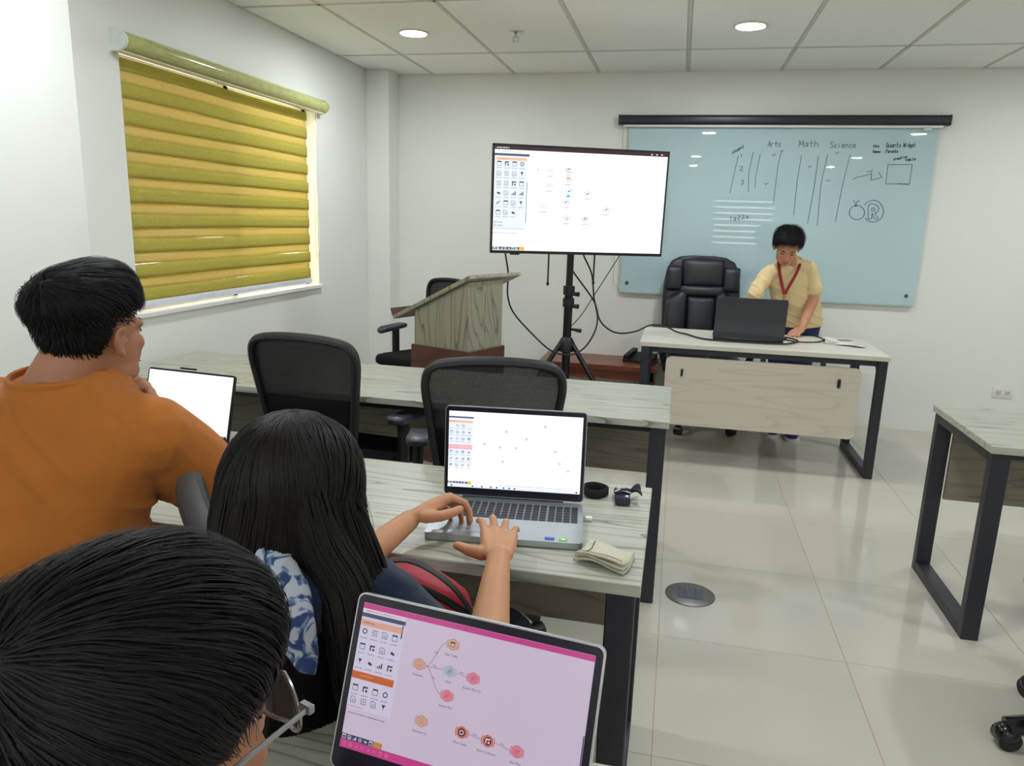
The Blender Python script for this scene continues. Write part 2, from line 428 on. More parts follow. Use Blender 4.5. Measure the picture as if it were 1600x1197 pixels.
for k in range(nb_):
    strip(z + .004, z - per * .44, -0.022, M_sheer, 'sheer_band', k)
    strip(z - per * .42, z - per, -0.014, M_dense, 'dense_band', k * 1.7)
    z -= per
MB().box((-0.018, (fy0 + fy1) / 2 - 3.86, zbm - .98 - .012), (.024, fy1 - fy0 + .01, .034), bev=.006).build('bottom_rail', mat('rail_white', (226, 228, 240), .35), zb, True)
ch = spline([(0.03, 4.765 - 3.86, 2.11 - .98), (0.012, 4.775 - 3.86, 1.7 - .98), (0.012, 4.80 - 3.86, 1.32 - .98), (.012, 4.78 - 3.86, 1.2 - .98), (.01, 4.75 - 3.86, 1.16 - .98), (.012, 4.745 - 3.86, 1.3 - .98), (0.02, 4.74 - 3.86, 2.11 - .98)], 8)
MB().tube(ch, .003, 6).build('pull_chain', M_white, zb, True)

# ------------------------------------------------------------------ glass whiteboard, screen case, outlet
wb = thing('glass_whiteboard', 'large pale blue glass whiteboard with handwriting on the back wall', 'whiteboard', (0.62, D, 0.93))
bx0, bx1, bz0, bz1 = -0.438, 1.676, 0.93, 2.162
M_board = mat('board_glass', (188, 214, 220), 0.015, 0, .006, 1.0, spec=0.62)
MB().box(((bx0 + bx1) / 2 - .62, -0.022, (bz0 + bz1) / 2 - .93), (bx1 - bx0, .012, bz1 - bz0), bev=.0015).build('glass_panel', M_board, wb)
MB().box(((bx0 + bx1) / 2 - .62, -0.010, (bz0 + bz1) / 2 - .93), (bx1 - bx0 - .04, .012, bz1 - bz0 - .04)).build('backing', mat('board_backing', (150, 165, 165), .6), wb)
MB().box(((bx0 + bx1) / 2 - .62, -0.018, -.004), (bx1 - bx0, .03, .007)).build('bottom_edge', mat('board_edge', (190, 200, 190), .3), wb)
for x in (bx0 + .055, bx1 - .055):
    for zz in (bz0 + .07,):
        MB().cone((x - .62, -.028, zz - .93), (x - .62, -.036, zz - .93), .014, .012, 16).build('standoff_bolt', mat('bolt_steel', (95, 120, 118), .3, .8), wb, True)
BOARD = [[[0.564,2.022],[0.573,2.062],[0.583,2.022]],[[0.567,2.038],[0.579,2.038]],[[0.587,2.046],[0.587,2.022]],[[0.587,2.038],[0.594,2.047],[0.602,2.044]],[[0.617,2.062],[0.618,2.027],[0.626,2.023]],[[0.61,2.046],[0.627,2.046]],[[0.65,2.047],[0.639,2.046],[0.636,2.04],[0.649,2.031],[0.645,2.023],[0.634,2.024]],[[0.778,2.024],[0.778,2.066],[0.791,2.037],[0.803,2.066],[0.805,2.024]],[[0.835,2.05],[0.82,2.05],[0.813,2.037],[0.82,2.024],[0.831,2.029],[0.835,2.05],[0.837,2.025]],[[0.856,2.066],[0.857,2.029],[0.869,2.025]],[[0.846,2.05],[0.871,2.05]],[[0.881,2.067],[0.882,2.025]],[[0.882,2.042],[0.894,2.051],[0.904,2.042],[0.906,2.025]],[[1.006,2.054],[0.995,2.058],[0.988,2.049],[0.998,2.039],[1.007,2.029],[0.999,2.02],[0.988,2.023]],[[1.031,2.039],[1.022,2.044],[1.015,2.031],[1.021,2.02],[1.031,2.024]],[[1.045,2.043],[1.046,2.02]],[[1.045,2.051],[1.046,2.053]],[[1.065,2.032],[1.08,2.034],[1.074,2.044],[1.064,2.036],[1.068,2.02],[1.081,2.023]],[[1.088,2.044],[1.089,2.02]],[[1.088,2.036],[1.097,2.044],[1.104,2.036],[1.106,2.021]],[[1.129,2.04],[1.121,2.045],[1.114,2.032],[1.12,2.021],[1.13,2.025]],[[1.139,2.032],[1.154,2.034],[1.148,2.045],[1.139,2.036],[1.142,2.021],[1.155,2.024]],[[0.329,1.985],[0.322,1.985],[0.32,1.982],[0.328,1.977],[0.326,1.973],[0.319,1.973]],[[0.335,2.0],[0.335,1.981],[0.339,1.979]],[[0.331,1.992],[0.34,1.992]],[[0.343,1.998],[0.343,1.988],[0.348,1.986],[0.351,1.99],[0.351,1.999],[0.352,1.986]],[[0.363,2.014],[0.363,1.993]],[[0.363,2.003],[0.358,2.005],[0.354,1.999],[0.358,1.993],[0.363,1.996]],[[0.366,2.006],[0.375,2.007],[0.371,2.012],[0.366,2.008],[0.368,1.999],[0.375,2.001]],[[0.377,2.019],[0.377,2.006]],[[0.377,2.014],[0.382,2.019],[0.386,2.015],[0.386,2.006]],[[0.392,2.034],[0.392,2.015],[0.397,2.013]],[[0.388,2.025],[0.397,2.025]],[[0.383,1.965],[0.386,1.969],[0.387,1.948]],[[0.383,1.879],[0.395,1.886],[0.405,1.878],[0.385,1.854],[0.408,1.855]],[[0.403,1.784],[0.419,1.785],[0.41,1.772],[0.42,1.765],[0.412,1.755],[0.402,1.758]],[[1.27,2.043],[1.271,2.028],[1.276,2.025],[1.281,2.029],[1.281,2.043]],[[1.295,2.036],[1.288,2.036],[1.286,2.033],[1.294,2.029],[1.292,2.025],[1.285,2.025]],[[1.3,2.031],[1.309,2.032],[1.306,2.036],[1.3,2.032],[1.302,2.025],[1.309,2.027]],[[1.359,2.056],[1.353,2.044],[1.356,2.029],[1.362,2.026],[1.367,2.041],[1.359,2.056]],[[1.362,2.035],[1.368,2.024]],[[1.37,2.044],[1.371,2.029],[1.378,2.026],[1.383,2.032],[1.382,2.044],[1.384,2.026]],[[1.399,2.044],[1.39,2.044],[1.387,2.035],[1.391,2.026],[1.397,2.029],[1.399,2.044],[1.4,2.026]],[[1.403,2.045],[1.404,2.026]],[[1.404,2.038],[1.41,2.045],[1.416,2.038],[1.417,2.026]],[[1.424,2.057],[1.426,2.029],[1.432,2.026]],[[1.419,2.045],[1.433,2.045]],[[1.443,2.045],[1.438,2.037],[1.443,2.026],[1.449,2.034],[1.443,2.045]],[[1.464,2.056],[1.468,2.028],[1.47,2.047],[1.474,2.028],[1.476,2.056]],[[1.482,2.045],[1.483,2.029]],[[1.482,2.05],[1.483,2.052]],[[1.5,2.056],[1.502,2.029]],[[1.501,2.042],[1.496,2.045],[1.492,2.037],[1.496,2.029],[1.502,2.033]],[[1.514,2.042],[1.509,2.045],[1.505,2.037],[1.511,2.03],[1.514,2.042],[1.515,2.021],[1.508,2.021]],[[1.519,2.037],[1.528,2.038],[1.524,2.046],[1.518,2.04],[1.521,2.029],[1.529,2.031]],[[1.534,2.056],[1.536,2.032],[1.541,2.029]],[[1.53,2.045],[1.541,2.045]],[[1.273,1.988],[1.272,2.005],[1.284,1.988],[1.283,2.005]],[[1.295,1.998],[1.289,1.998],[1.286,1.993],[1.289,1.988],[1.294,1.99],[1.295,1.998],[1.296,1.988]],[[1.298,1.998],[1.299,1.988]],[[1.298,1.995],[1.302,1.998],[1.303,1.995],[1.304,1.989]],[[1.303,1.995],[1.307,1.998],[1.309,1.995],[1.31,1.989]],[[1.312,1.994],[1.321,1.994],[1.318,1.999],[1.312,1.995],[1.314,1.989],[1.322,1.99]],[[1.358,1.989],[1.358,2.011],[1.364,2.01],[1.366,2.003],[1.358,2.0]],[[1.378,2.002],[1.372,2.002],[1.37,1.996],[1.373,1.989],[1.377,1.991],[1.378,2.002],[1.379,1.989]],[[1.38,2.002],[1.381,1.989]],[[1.38,1.998],[1.384,2.003],[1.389,2.001]],[[1.393,1.996],[1.401,1.997],[1.398,2.003],[1.393,1.998],[1.395,1.989],[1.402,1.991]],[[1.404,2.003],[1.404,1.99]],[[1.404,1.998],[1.408,2.003],[1.412,1.998],[1.413,1.99]],[[1.418,2.012],[1.419,1.992],[1.423,1.99]],[[1.414,2.003],[1.424,2.003]],[[1.435,2.003],[1.429,2.003],[1.427,2.0],[1.435,1.994],[1.433,1.99],[1.426,1.99]],[[1.42,1.948],[1.416,1.95],[1.413,1.944],[1.416,1.939],[1.421,1.94]],[[1.423,1.952],[1.424,1.941]],[[1.423,1.948],[1.427,1.952],[1.431,1.951]],[[1.435,1.949],[1.443,1.95],[1.44,1.955],[1.435,1.951],[1.437,1.944],[1.443,1.945]],[[1.454,1.957],[1.448,1.957],[1.446,1.952],[1.449,1.946],[1.453,1.948],[1.454,1.957],[1.455,1.946]],[[1.46,1.967],[1.461,1.951],[1.465,1.949]],[[1.457,1.96],[1.465,1.96]],[[1.472,1.962],[1.472,1.951]],[[1.472,1.966],[1.472,1.967]],[[1.484,1.965],[1.48,1.96],[1.484,1.954],[1.488,1.958],[1.484,1.965]],[[1.491,1.967],[1.491,1.956]],[[1.491,1.964],[1.495,1.968],[1.499,1.964],[1.5,1.956]],[[1.493,1.952],[1.494,1.934],[1.499,1.932]],[[1.489,1.944],[1.5,1.944]],[[1.513,1.947],[1.506,1.947],[1.503,1.941],[1.507,1.935],[1.512,1.937],[1.513,1.947],[1.514,1.935]],[[1.516,1.957],[1.518,1.937],[1.524,1.937],[1.528,1.943],[1.522,1.948],[1.517,1.943]],[[1.534,1.959],[1.536,1.94],[1.539,1.939]],[[1.545,1.948],[1.555,1.949],[1.551,1.954],[1.545,1.95],[1.547,1.942],[1.555,1.943]],[[0.349,1.518],[0.352,1.524],[0.353,1.491]],[[0.388,1.517],[0.378,1.516],[0.374,1.506],[0.378,1.496],[0.385,1.5],[0.388,1.517],[0.389,1.496]],[[0.403,1.528],[0.411,1.535],[0.417,1.527],[0.404,1.503],[0.419,1.504]],[[0.432,1.534],[0.44,1.54],[0.446,1.532],[0.433,1.508],[0.448,1.509]],[[0.462,1.532],[0.476,1.513]],[[0.476,1.533],[0.463,1.512]],[[0.365,1.957],[0.329,1.691]],[[0.467,1.984],[0.45,1.839],[0.458,1.704]],[[0.517,1.973],[0.5,1.811],[0.504,1.734]],[[0.663,1.998],[0.647,1.899],[0.642,1.621]],[[0.656,1.991],[0.678,1.999]],[[0.801,1.966],[0.79,1.778],[0.792,1.547]],[[0.916,1.963],[0.91,1.742],[0.894,1.492]],[[0.976,1.97],[0.954,1.762],[0.962,1.475]],[[1.125,1.975],[1.1,1.765],[1.082,1.508]],[[0.6,1.97],[0.609,1.96],[0.624,1.972]],[[0.854,1.893],[0.862,1.884],[0.878,1.895]],[[0.57,1.768],[0.578,1.758],[0.594,1.77]],[[0.989,1.798],[0.998,1.789],[1.013,1.801]],[[1.026,1.989],[1.034,1.98],[1.049,1.991]],[[1.165,1.803],[1.18,1.817],[1.28,1.844]],[[1.281,1.872],[1.285,1.802],[1.353,1.823],[1.327,1.857]],[[1.247,1.859],[1.282,1.863]],[[1.381,1.909],[1.538,1.913],[1.537,1.781],[1.384,1.778],[1.381,1.909]],[[1.466,1.781],[1.534,1.777]],[[1.269,1.578],[1.268,1.563],[1.263,1.549],[1.253,1.537],[1.24,1.53],[1.224,1.527],[1.208,1.529],[1.193,1.536],[1.181,1.546],[1.172,1.56],[1.168,1.575],[1.168,1.59],[1.174,1.604],[1.184,1.616],[1.197,1.623],[1.212,1.626],[1.228,1.624],[1.243,1.617],[1.256,1.606],[1.265,1.593],[1.269,1.578]],[[1.206,1.618],[1.186,1.665]],[[1.208,1.621],[1.209,1.654],[1.229,1.656]],[[1.263,1.628],[1.275,1.646],[1.292,1.658],[1.312,1.664],[1.333,1.662],[1.354,1.653],[1.372,1.638],[1.385,1.618],[1.393,1.595],[1.394,1.572],[1.388,1.55],[1.376,1.532],[1.359,1.519],[1.339,1.514],[1.318,1.515],[1.297,1.524],[1.279,1.539]],[[1.298,1.535],[1.291,1.631],[1.338,1.633],[1.36,1.611],[1.353,1.584],[1.34,1.574],[1.364,1.537],[1.341,1.536],[1.324,1.568],[1.319,1.568],[1.32,1.536],[1.298,1.535]],[[1.315,1.589],[1.314,1.611],[1.334,1.61],[1.334,1.591],[1.315,1.589]]]
hw = MB()
for st in BOARD:
    p = [Vector((x - .62, -.0292, zz - .93)) for x, zz in st]
    if len(p) > 11: p = spline(p, 3)
    hw.tube(p, 0.0032, 5, flat=(1, .12), up=None) if False else None
    for a, b in zip(p, p[1:]):
        d = (b - a); L = d.length
        if L < 1e-5: continue
        d.normalize(); n = Vector((-d.z, 0, d.x)) * 0.0022; e = d * 0.0015
        hw.bm.faces.new([hw.bm.verts.new(v) for v in (a - e - n, a - e + n, b + e + n, b + e - n)])
hw.build('handwriting', mat('marker_ink', (98, 116, 126), .6, 0, .2, 90), wb)['kind'] = 'stuff'
pj = thing('projector_screen', 'rolled-up projector screen in a long black case above the whiteboard', 'projector screen', (0.61, D, 2.15))
MB().prism(rrect(0.07, 0.064, .02, 4), -1.112, 1.112, Matrix.Translation((0, -.045, .052)) @ Matrix.Rotation(PI / 2, 4, 'Y')).build('case', mat('case_black', (34, 36, 46), .35), pj, True)
MB().box((0.0, -.045, .011), (2.17, .03, .018), bev=.004).build('weight_bar', M_white, pj, True)
for s in (-1, 1):
    MB().box((s * 1.118, -.045, .052), (.016, .066, .072), bev=.006).build('end_cap', mat('cap_dark', (40, 42, 52), .4), pj, True)
    MB().box((s * 1.09, -.005, .06), (.03, .01, .1), bev=.002).build('wall_bracket', M_white, pj)
MB().box((.985, -.06, -.008), (.05, .02, .014), bev=.004).build('pull_tab', M_white, pj, True)
MB().tube(spline([(-1.09, -.05, .03), (-1.092, -.03, -.6), (-1.10, -.03, -1.10), (-1.075, -.03, -1.17), (-1.045, -.03, -1.10), (-1.05, -.03, -.6), (-1.06, -.05, .03)], 10), .0028, 6).build('pull_cord', mat('cord_cream', (205, 205, 190), .6), pj, True)
ol = thing('wall_outlet', 'white double power outlet low on the back wall', 'outlet', (2.36, D, .335))
MB().box((0, -.004, 0), (.135, .008, .075), bev=.003).build('cover_plate', M_white, ol, True)
for s in (-1, 1):
    so = MB().box((s * .03, -.009, 0), (.04, .004, .034), bev=.002).build('socket', mat('socket_white', (215, 215, 210), .4), ol)
    g = MB()
    for dx in (-.008, .008): g.box((s * .03 + dx, -.0112, .004), (.003, .001, .012))
    g.box((s * .03, -.0112, -.010), (.005, .001, .005)); g.build('slot', M_black, so)

# ------------------------------------------------------------------ tables
def table(name, label, x0, x1, yn, yf, z=.74, th=.027, rear_panel=True, group=None, ends=(1, 1), face=None):
    cx, cy = (x0 + x1) / 2, (yn + yf) / 2; W, Dp = x1 - x0, yf - yn
    t = thing(name, label, 'table', (cx, cy, 0), 0, group)
    MB().box((0, 0, z - th / 2), (W, Dp, th), bev=.0018, seg=1).build('tabletop', M_table, t)
    for s in (-1, 1):
        xx = s * (W / 2 - .04)
        for sy in (-1, 1):
            MB().box((xx, sy * (Dp / 2 - .03), (z - th) / 2), (.06, .042, z - th), bev=.003, seg=1).build('leg', M_steel, t)
        MB().box((xx, 0, .021), (.06, Dp - .102, .042), bev=.003, seg=1).build('foot_rail', M_steel, t)
        MB().box((xx, 0, z - th - .02), (.06, Dp - .102, .038), bev=.003, seg=1).build('top_rail', M_steel, t)
    MB().box((0, Dp / 2 - .07, (.35 + z - th) / 2), (W - .14, .018, z - th - .35)).build('modesty_panel', M_panel_shaded, t)
    for s in (-1, 1):
        MB().cone((s * (W / 2 - .13), Dp / 2 - .0795, .60), (s * (W / 2 - .13), Dp / 2 - .084, .60), .008, .007, 12).build('panel_bolt', M_chrome, t, True)
    MB().box((0, -Dp / 2 + .09, z - th - .018), (W - .14, .04, .034)).build('beam', M_steel, t)
    return t
table('student_table', 'long grey wood-grain table in the front row with two empty mesh chairs', -2.40, 0.012, 2.685, 3.315)
table('student_table', 'long grey wood-grain table holding the open silver laptop with white screen', -2.40, -0.024, 1.385, 1.965)
table('student_table', 'grey wood-grain table at bottom of frame under the pink-lit laptop', -2.20, -0.02, 0.27, 0.868)
table('student_table', 'grey wood-grain table at right edge beside the empty aisle', 1.10, 3.3, 2.735, 3.355)

# teacher's desk
td = thing('teacher_desk', 'cream-topped desk with charcoal frame and hanging front panel before the whiteboard', 'desk', (0.52, 4.9, 0))
tw, tdp, tz = 1.43, .70, .745
MB().box((0, 0, tz - .014), (tw, tdp, .028), bev=.0018, seg=1).build('desktop', M_desk, td)
for s in (-1, 1):
    xx = s * (tw / 2 - .035)
    for sy in (-1, 1):
        lg = MB().box((xx, sy * (tdp / 2 - .03), (tz - .028) / 2), (.05, .05, tz - .028), bev=.003, seg=1).build('leg', M_steel, td)
        MB().prism([(0, 0), (.05, 0), (0, -.05)], -.02, .02, Matrix.Translation((xx, sy * (tdp / 2 - .055), tz - .066)) @ Matrix.Rotation(-sy * PI / 2, 4, 'Z') @ Matrix.Rotation(PI / 2, 4, 'X')).build('gusset', M_steel, td)
    MB().box((xx, 0, .022), (.05, tdp - .11, .044), bev=.003, seg=1).build('foot_rail', M_steel, td)
    MB().box((xx, 0, tz - .048), (.05, tdp - .11, .04), bev=.003, seg=1).build('top_rail', M_steel, td)
for yy in (-.30, .28): MB().box((0, yy, tz - .046), (tw - .12, .04, .036)).build('beam', M_steel, td)
pn = MB().prism(rrect(1.125, .43, .035, 5), -.009, .009, Matrix.Translation((0.012, -.325, .447)) @ Matrix.Rotation(PI / 2, 4, 'X')).build('front_panel', M_deskp, td)
for sx in (-.45, .455):
    MB().prism(rrect(.022, .06, .0108, 5), -.003, .003, Matrix.Translation((sx, -.336, .565)) @ Matrix.Rotation(PI / 2, 4, 'X')).build('slot_trim', M_chrome, pn, True)
    MB().prism(rrect(.013, .046, .0062, 5), -.001, .001, Matrix.Translation((sx, -.3395, .565)) @ Matrix.Rotation(PI / 2, 4, 'X')).build('slot_opening', M_black, pn)
for sx in (-.30, .02, .36): MB().box((sx, -.312, tz - .07), (.03, .006, .09)).build('panel_bracket', M_steel, td)

# bench by the back wall
bn = thing('low_bench', 'low reddish-brown wooden bench along the back wall behind the screen stand', 'bench', (-0.535, 5.62, 0))
MB().box((0, 0, .4), (.89, .44, .04), bev=.004, seg=1).build('bench_top', M_red, bn)
MB().box((0, -.19, .345), (.83, .02, .07)).build('apron', M_red, bn)
for sx in (-1, 1):
    for sy in (-1, 1): MB().box((sx * .39, sy * .17, .19), (.06, .06, .38), bev=.003, seg=1).build('leg', M_red, bn)
dv = thing('desk_phone', 'black wedge-shaped desk phone lying on the low bench', 'phone', (-.235, 5.62, .42), -.4)
MB().loft([[(-.11, -.07, 0), (.11, -.07, 0), (.11, -.07, .02), (-.11, -.07, .02)], [(-.11, .08, 0), (.11, .08, 0), (.11, .08, .065), (-.11, .08, .065)]]).build('body', M_plast, dv)
MB().box((-.07, 0, .066), (.05, .17, .03), bev=.012, M=Matrix.Rotation(.28, 4, 'X')).build('handset', M_black, dv, True)
MB().tube(spline([(.08, .06, .05), (.15, .05, .09), (.17, -.02, .05), (.12, -.05, .01), (.06, -.10, .003)], 6), .004, 6).build('cord', M_cable, dv, True)

# ------------------------------------------------------------------ lectern
lc = thing('lectern', 'grey wood-grain lectern with slanted top on a dark brown base', 'lectern', (-1.255, 4.20, 0), math.radians(-22))
# local: +x is the high side, -x the low (speaker) side
MB().box((0, 0, .355), (.43, .36, .71), bev=.002, seg=1).build('base', M_brown, lc)
wd, dp = .40, .33
def hz(x): return 1.02 + .48 * x
MB().loft([[(-wd / 2, y, .71), (wd / 2, y, .71), (wd / 2, y, hz(wd / 2) - .012), (-wd / 2, y, hz(-wd / 2) - .012)] for y in (-dp / 2, dp / 2)]).build('body', M_lect, lc)
MB().box((wd / 2 + .0015, 0, .90), (.003, .012, .3)).build('edge_strip', M_lect, lc)
Mt = Matrix.Translation((-.055, .05, hz(-.055) + .004)) @ Matrix.Rotation(-math.atan(.48), 4, 'Y')
MB().box((0, 0, 0), (.64, .50, .022), bev=.002, seg=1, M=Mt).build('reading_board', M_lect, lc)
MB().box((-.312, 0, .03), (.016, .50, .05), bev=.002, seg=1, M=Mt).build('lip', M_brown, lc)
MB().box((-.01, 0, .0135), (.58, .46, .004), M=Mt).build('board_inlay', M_brown, lc)

# ------------------------------------------------------------------ TV on tripod
TVYAW, TVP = 0.396, (-0.625, 4.674, 1.249)
st = thing('tv_tripod', 'black steel tripod stand carrying the television', 'tv stand', (-.69, 4.83, 0))
MB().cone((0, 0, .22), (0, 0, 1.02), .0285, n=18).build('lower_pole', M_black, st, True)
MB().cone((0, 0, .95), (0, 0, 1.62), .023, n=18).build('upper_pole', M_black, st, True)
MB().lathe([(.029, .60), (.052, .605), (.055, .66), (.04, .69), (.029, .70)]).build('hub', M_plast, st, True)
MB().lathe([(.029, .255), (.045, .26), (.045, .30), (.029, .305)]).build('lower_collar', M_plast, st, True)
for zz in (.93, 1.01): MB().lathe([(.024, zz - .03), (.038, zz - .028), (.038, zz + .028), (.024, zz + .03)]).build('clamp', M_plast, st, True)
for zz in (.91, .99): MB().cone((.03, -.02, zz), (.07, -.035, zz), .012, .016, 10).build('clamp_knob', M_plast, st, True)
MB().cone((.03, -.01, .755), (.095, -.03, .75), .008, .014, 10).build('lock_lever', M_plast, st, True)
for a in (-.32, 1.75, 3.75):
    c, s_ = math.cos(a), math.sin(a)
    lg = MB().tube([(.045 * c, .045 * s_, .655), (.50 * c, .50 * s_, .025)], .017, 10).build('leg', M_black, st, True)
    MB().ball((.50 * c, .50 * s_, .018), (.026, .026, .018)).build('rubber_foot', M_cable, lg, True)
    MB().tube([(.03 * c, .03 * s_, .28), (.27 * c, .27 * s_, .335)], .009, 8).build('brace', M_black, st, True)
MB().box((0, -.055, 1.52), (.30, .05, .34), rz=TVYAW).build('mount_plate', M_plast, st)
tv = thing('television', 'large flat television showing a mostly white workflow screen', 'television', TVP, TVYAW)
tv.rotation_euler = (0.03, 0, TVYAW)
TW, TH = 1.11, .645
MB().box((0, .022, TH / 2), (TW, .03, TH), bev=.004).build('housing', M_black, tv, True)
MB().box((0, .05, TH * .45), (TW * .7, .04, TH * .55), bev=.01).build('rear_bulge', M_plast, tv, True)
bz = MB(); bt = .012
for (cx, cz_, sx, sz) in ((0, TH - bt / 2, TW, bt), (0, .009, TW, .018), (-TW / 2 + bt / 2, TH / 2, bt, TH), (TW / 2 - bt / 2, TH / 2, bt, TH)):
    bz.box((cx, .003, cz_), (sx, .012, sz))
bz.build('bezel', M_black, tv)
MB().box((-.40, .01, -.004), (.06, .02, .01), bev=.003).build('receiver_bump', M_black, tv)
# straps and cables hanging from the television
R_tv = Matrix.Translation(TVP) @ Matrix.Rotation(TVYAW, 4, 'Z')
for x, L_, lb in ((-.17, .20, 'thin black mounting strap dangling below television, left of the pole'), (.13, .19, 'thin black mounting strap dangling below television, right of the pole')):
    p = R_tv @ Vector((x, .06, 0))
    o = thing('hanging_strap', lb, 'strap', (p.x, p.y, p.z - L_), TVYAW)
    MB().box((0, 0, L_ / 2 + .02), (.010, .004, L_)).build('webbing', M_cable, o)
    MB().ball((0, 0, .012), (.010, .008, .014)).build('pull_knob', M_cable, o, True)
def cable(label, pts, r=.0055, k=8):
    o = MB().tube(spline(pts, k), r, 7).build('cable', M_cable, None, True)
    return tag(o, label, 'cable')
cable('black cable looping from lower left of television under the tripod hub and back up', [(-1.077, 4.62, 1.27), (-1.077, 4.62, 1.238), (-1.073, 4.7, 1.108), (-1.085, 4.75, 0.969), (-1.053, 4.8, 0.847), (-0.926, 4.8, 0.716), (-0.774, 4.7, 0.625), (-0.648, 4.65, 0.612), (-0.568, 4.7, 0.643), (-0.508, 4.75, 0.732), (-0.49, 4.8, 0.836), (-0.526, 4.85, 0.972), (-0.549, 4.85, 1.122), (-0.608, 4.85, 1.243), (-.61, 4.84, 1.32)])
cable('black cable running from the television stand across onto the cream desk to its laptop', [(-.69, 4.86, 1.20), (-0.681, 4.87, 1.141), (-0.531, 4.88, 0.947), (-0.482, 4.87, 0.822), (-0.411, 4.87, 0.758), (-0.334, 4.87, 0.741), (-0.24, 4.90, 0.757), (-0.15, 4.98, 0.792), (-0.06, 5.02, 0.785), (0.02, 4.99, .757), (0.09, 4.93, .7525), (0.17, 4.79, .7525), (0.30, 4.735, .7525), (.50, 4.735, .7525), (.66, 4.755, .7525), (.74, 4.84, .7525), (.78, 4.95, .7525), (.73, 5.02, .757), (.695, 5.0, .760)])
cable('thin black cable slanting from right of television down to the pole', [(-.385, 4.97, 1.30), (-0.385, 4.95, 1.244), (-0.453, 4.9, 1.115), (-0.536, 4.90, 0.969), (-0.604, 4.86, 0.848), (-0.669, 4.84, 0.767)], .003)
cable('thin black cable curling beside hand and shirt on the cream desk', [(.70, 4.97, .7515), (.77, 4.90, .7515), (.88, 4.93, .7515), (.945, 5.03, .7515), (.955, 5.14, .7515), (.93, 5.215, .7515), (.90, 5.24, .752)], .0042)


# ------------------------------------------------------------------ mesh office chairs
M_mesh = None
def mesh_material():
    m = bpy.data.materials.new('chair_mesh_weave'); m.use_nodes = True
    nt = m.node_tree; N = nt.nodes; Lk = nt.links
    b = N['Principled BSDF']; b.inputs['Base Color'].default_value = lin((40, 40, 44)); b.inputs['Roughness'].default_value = .7
    tc = N.new('ShaderNodeTexCoord'); mp = N.new('ShaderNodeMapping'); Lk.new(tc.outputs['Object'], mp.inputs[0])
    w1 = N.new('ShaderNodeTexWave'); w1.bands_direction = 'X'; w1.inputs['Scale'].default_value = 85
    w2 = N.new('ShaderNodeTexWave'); w2.bands_direction = 'Z'; w2.inputs['Scale'].default_value = 85
    Lk.new(mp.outputs[0], w1.inputs[0]); Lk.new(mp.outputs[0], w2.inputs[0])
    mx = N.new('ShaderNodeMath'); mx.operation = 'MAXIMUM'; Lk.new(w1.outputs['Fac'], mx.inputs[0]); Lk.new(w2.outputs['Fac'], mx.inputs[1])
    cr = N.new('ShaderNodeMapRange'); cr.inputs[1].default_value = .2; cr.inputs[2].default_value = .75; cr.inputs[3].default_value = .25; cr.inputs[4].default_value = 1.0
    Lk.new(mx.outputs[0], cr.inputs[0]); Lk.new(cr.outputs[0], b.inputs['Alpha'])
    return m
M_mesh = mesh_material()
def back_curve(x, z):
    """y of the backrest surface: reclined and wrapping round the sitter"""
    return -.235 - .16 * (z - .55) + .28 * x * x
def frame_outline():
    pts = []
    top, bot, wt, wb_ = 1.0, .53, .222, .17
    raw = [(-wb_, bot + .04), (-wt + .012, .82), (-wt, .93), (-wt + .025, .985), (-.12, 1.004), (0, 1.01), (.12, 1.004), (wt - .025, .985), (wt, .93), (wt - .012, .82), (wb_, bot + .04), (wb_ - .04, bot), (0, bot - .005), (-wb_ + .04, bot)]
    return [(p.x, p.z) for p in spline([(x, 0, z) for x, z in raw], 5, True)]
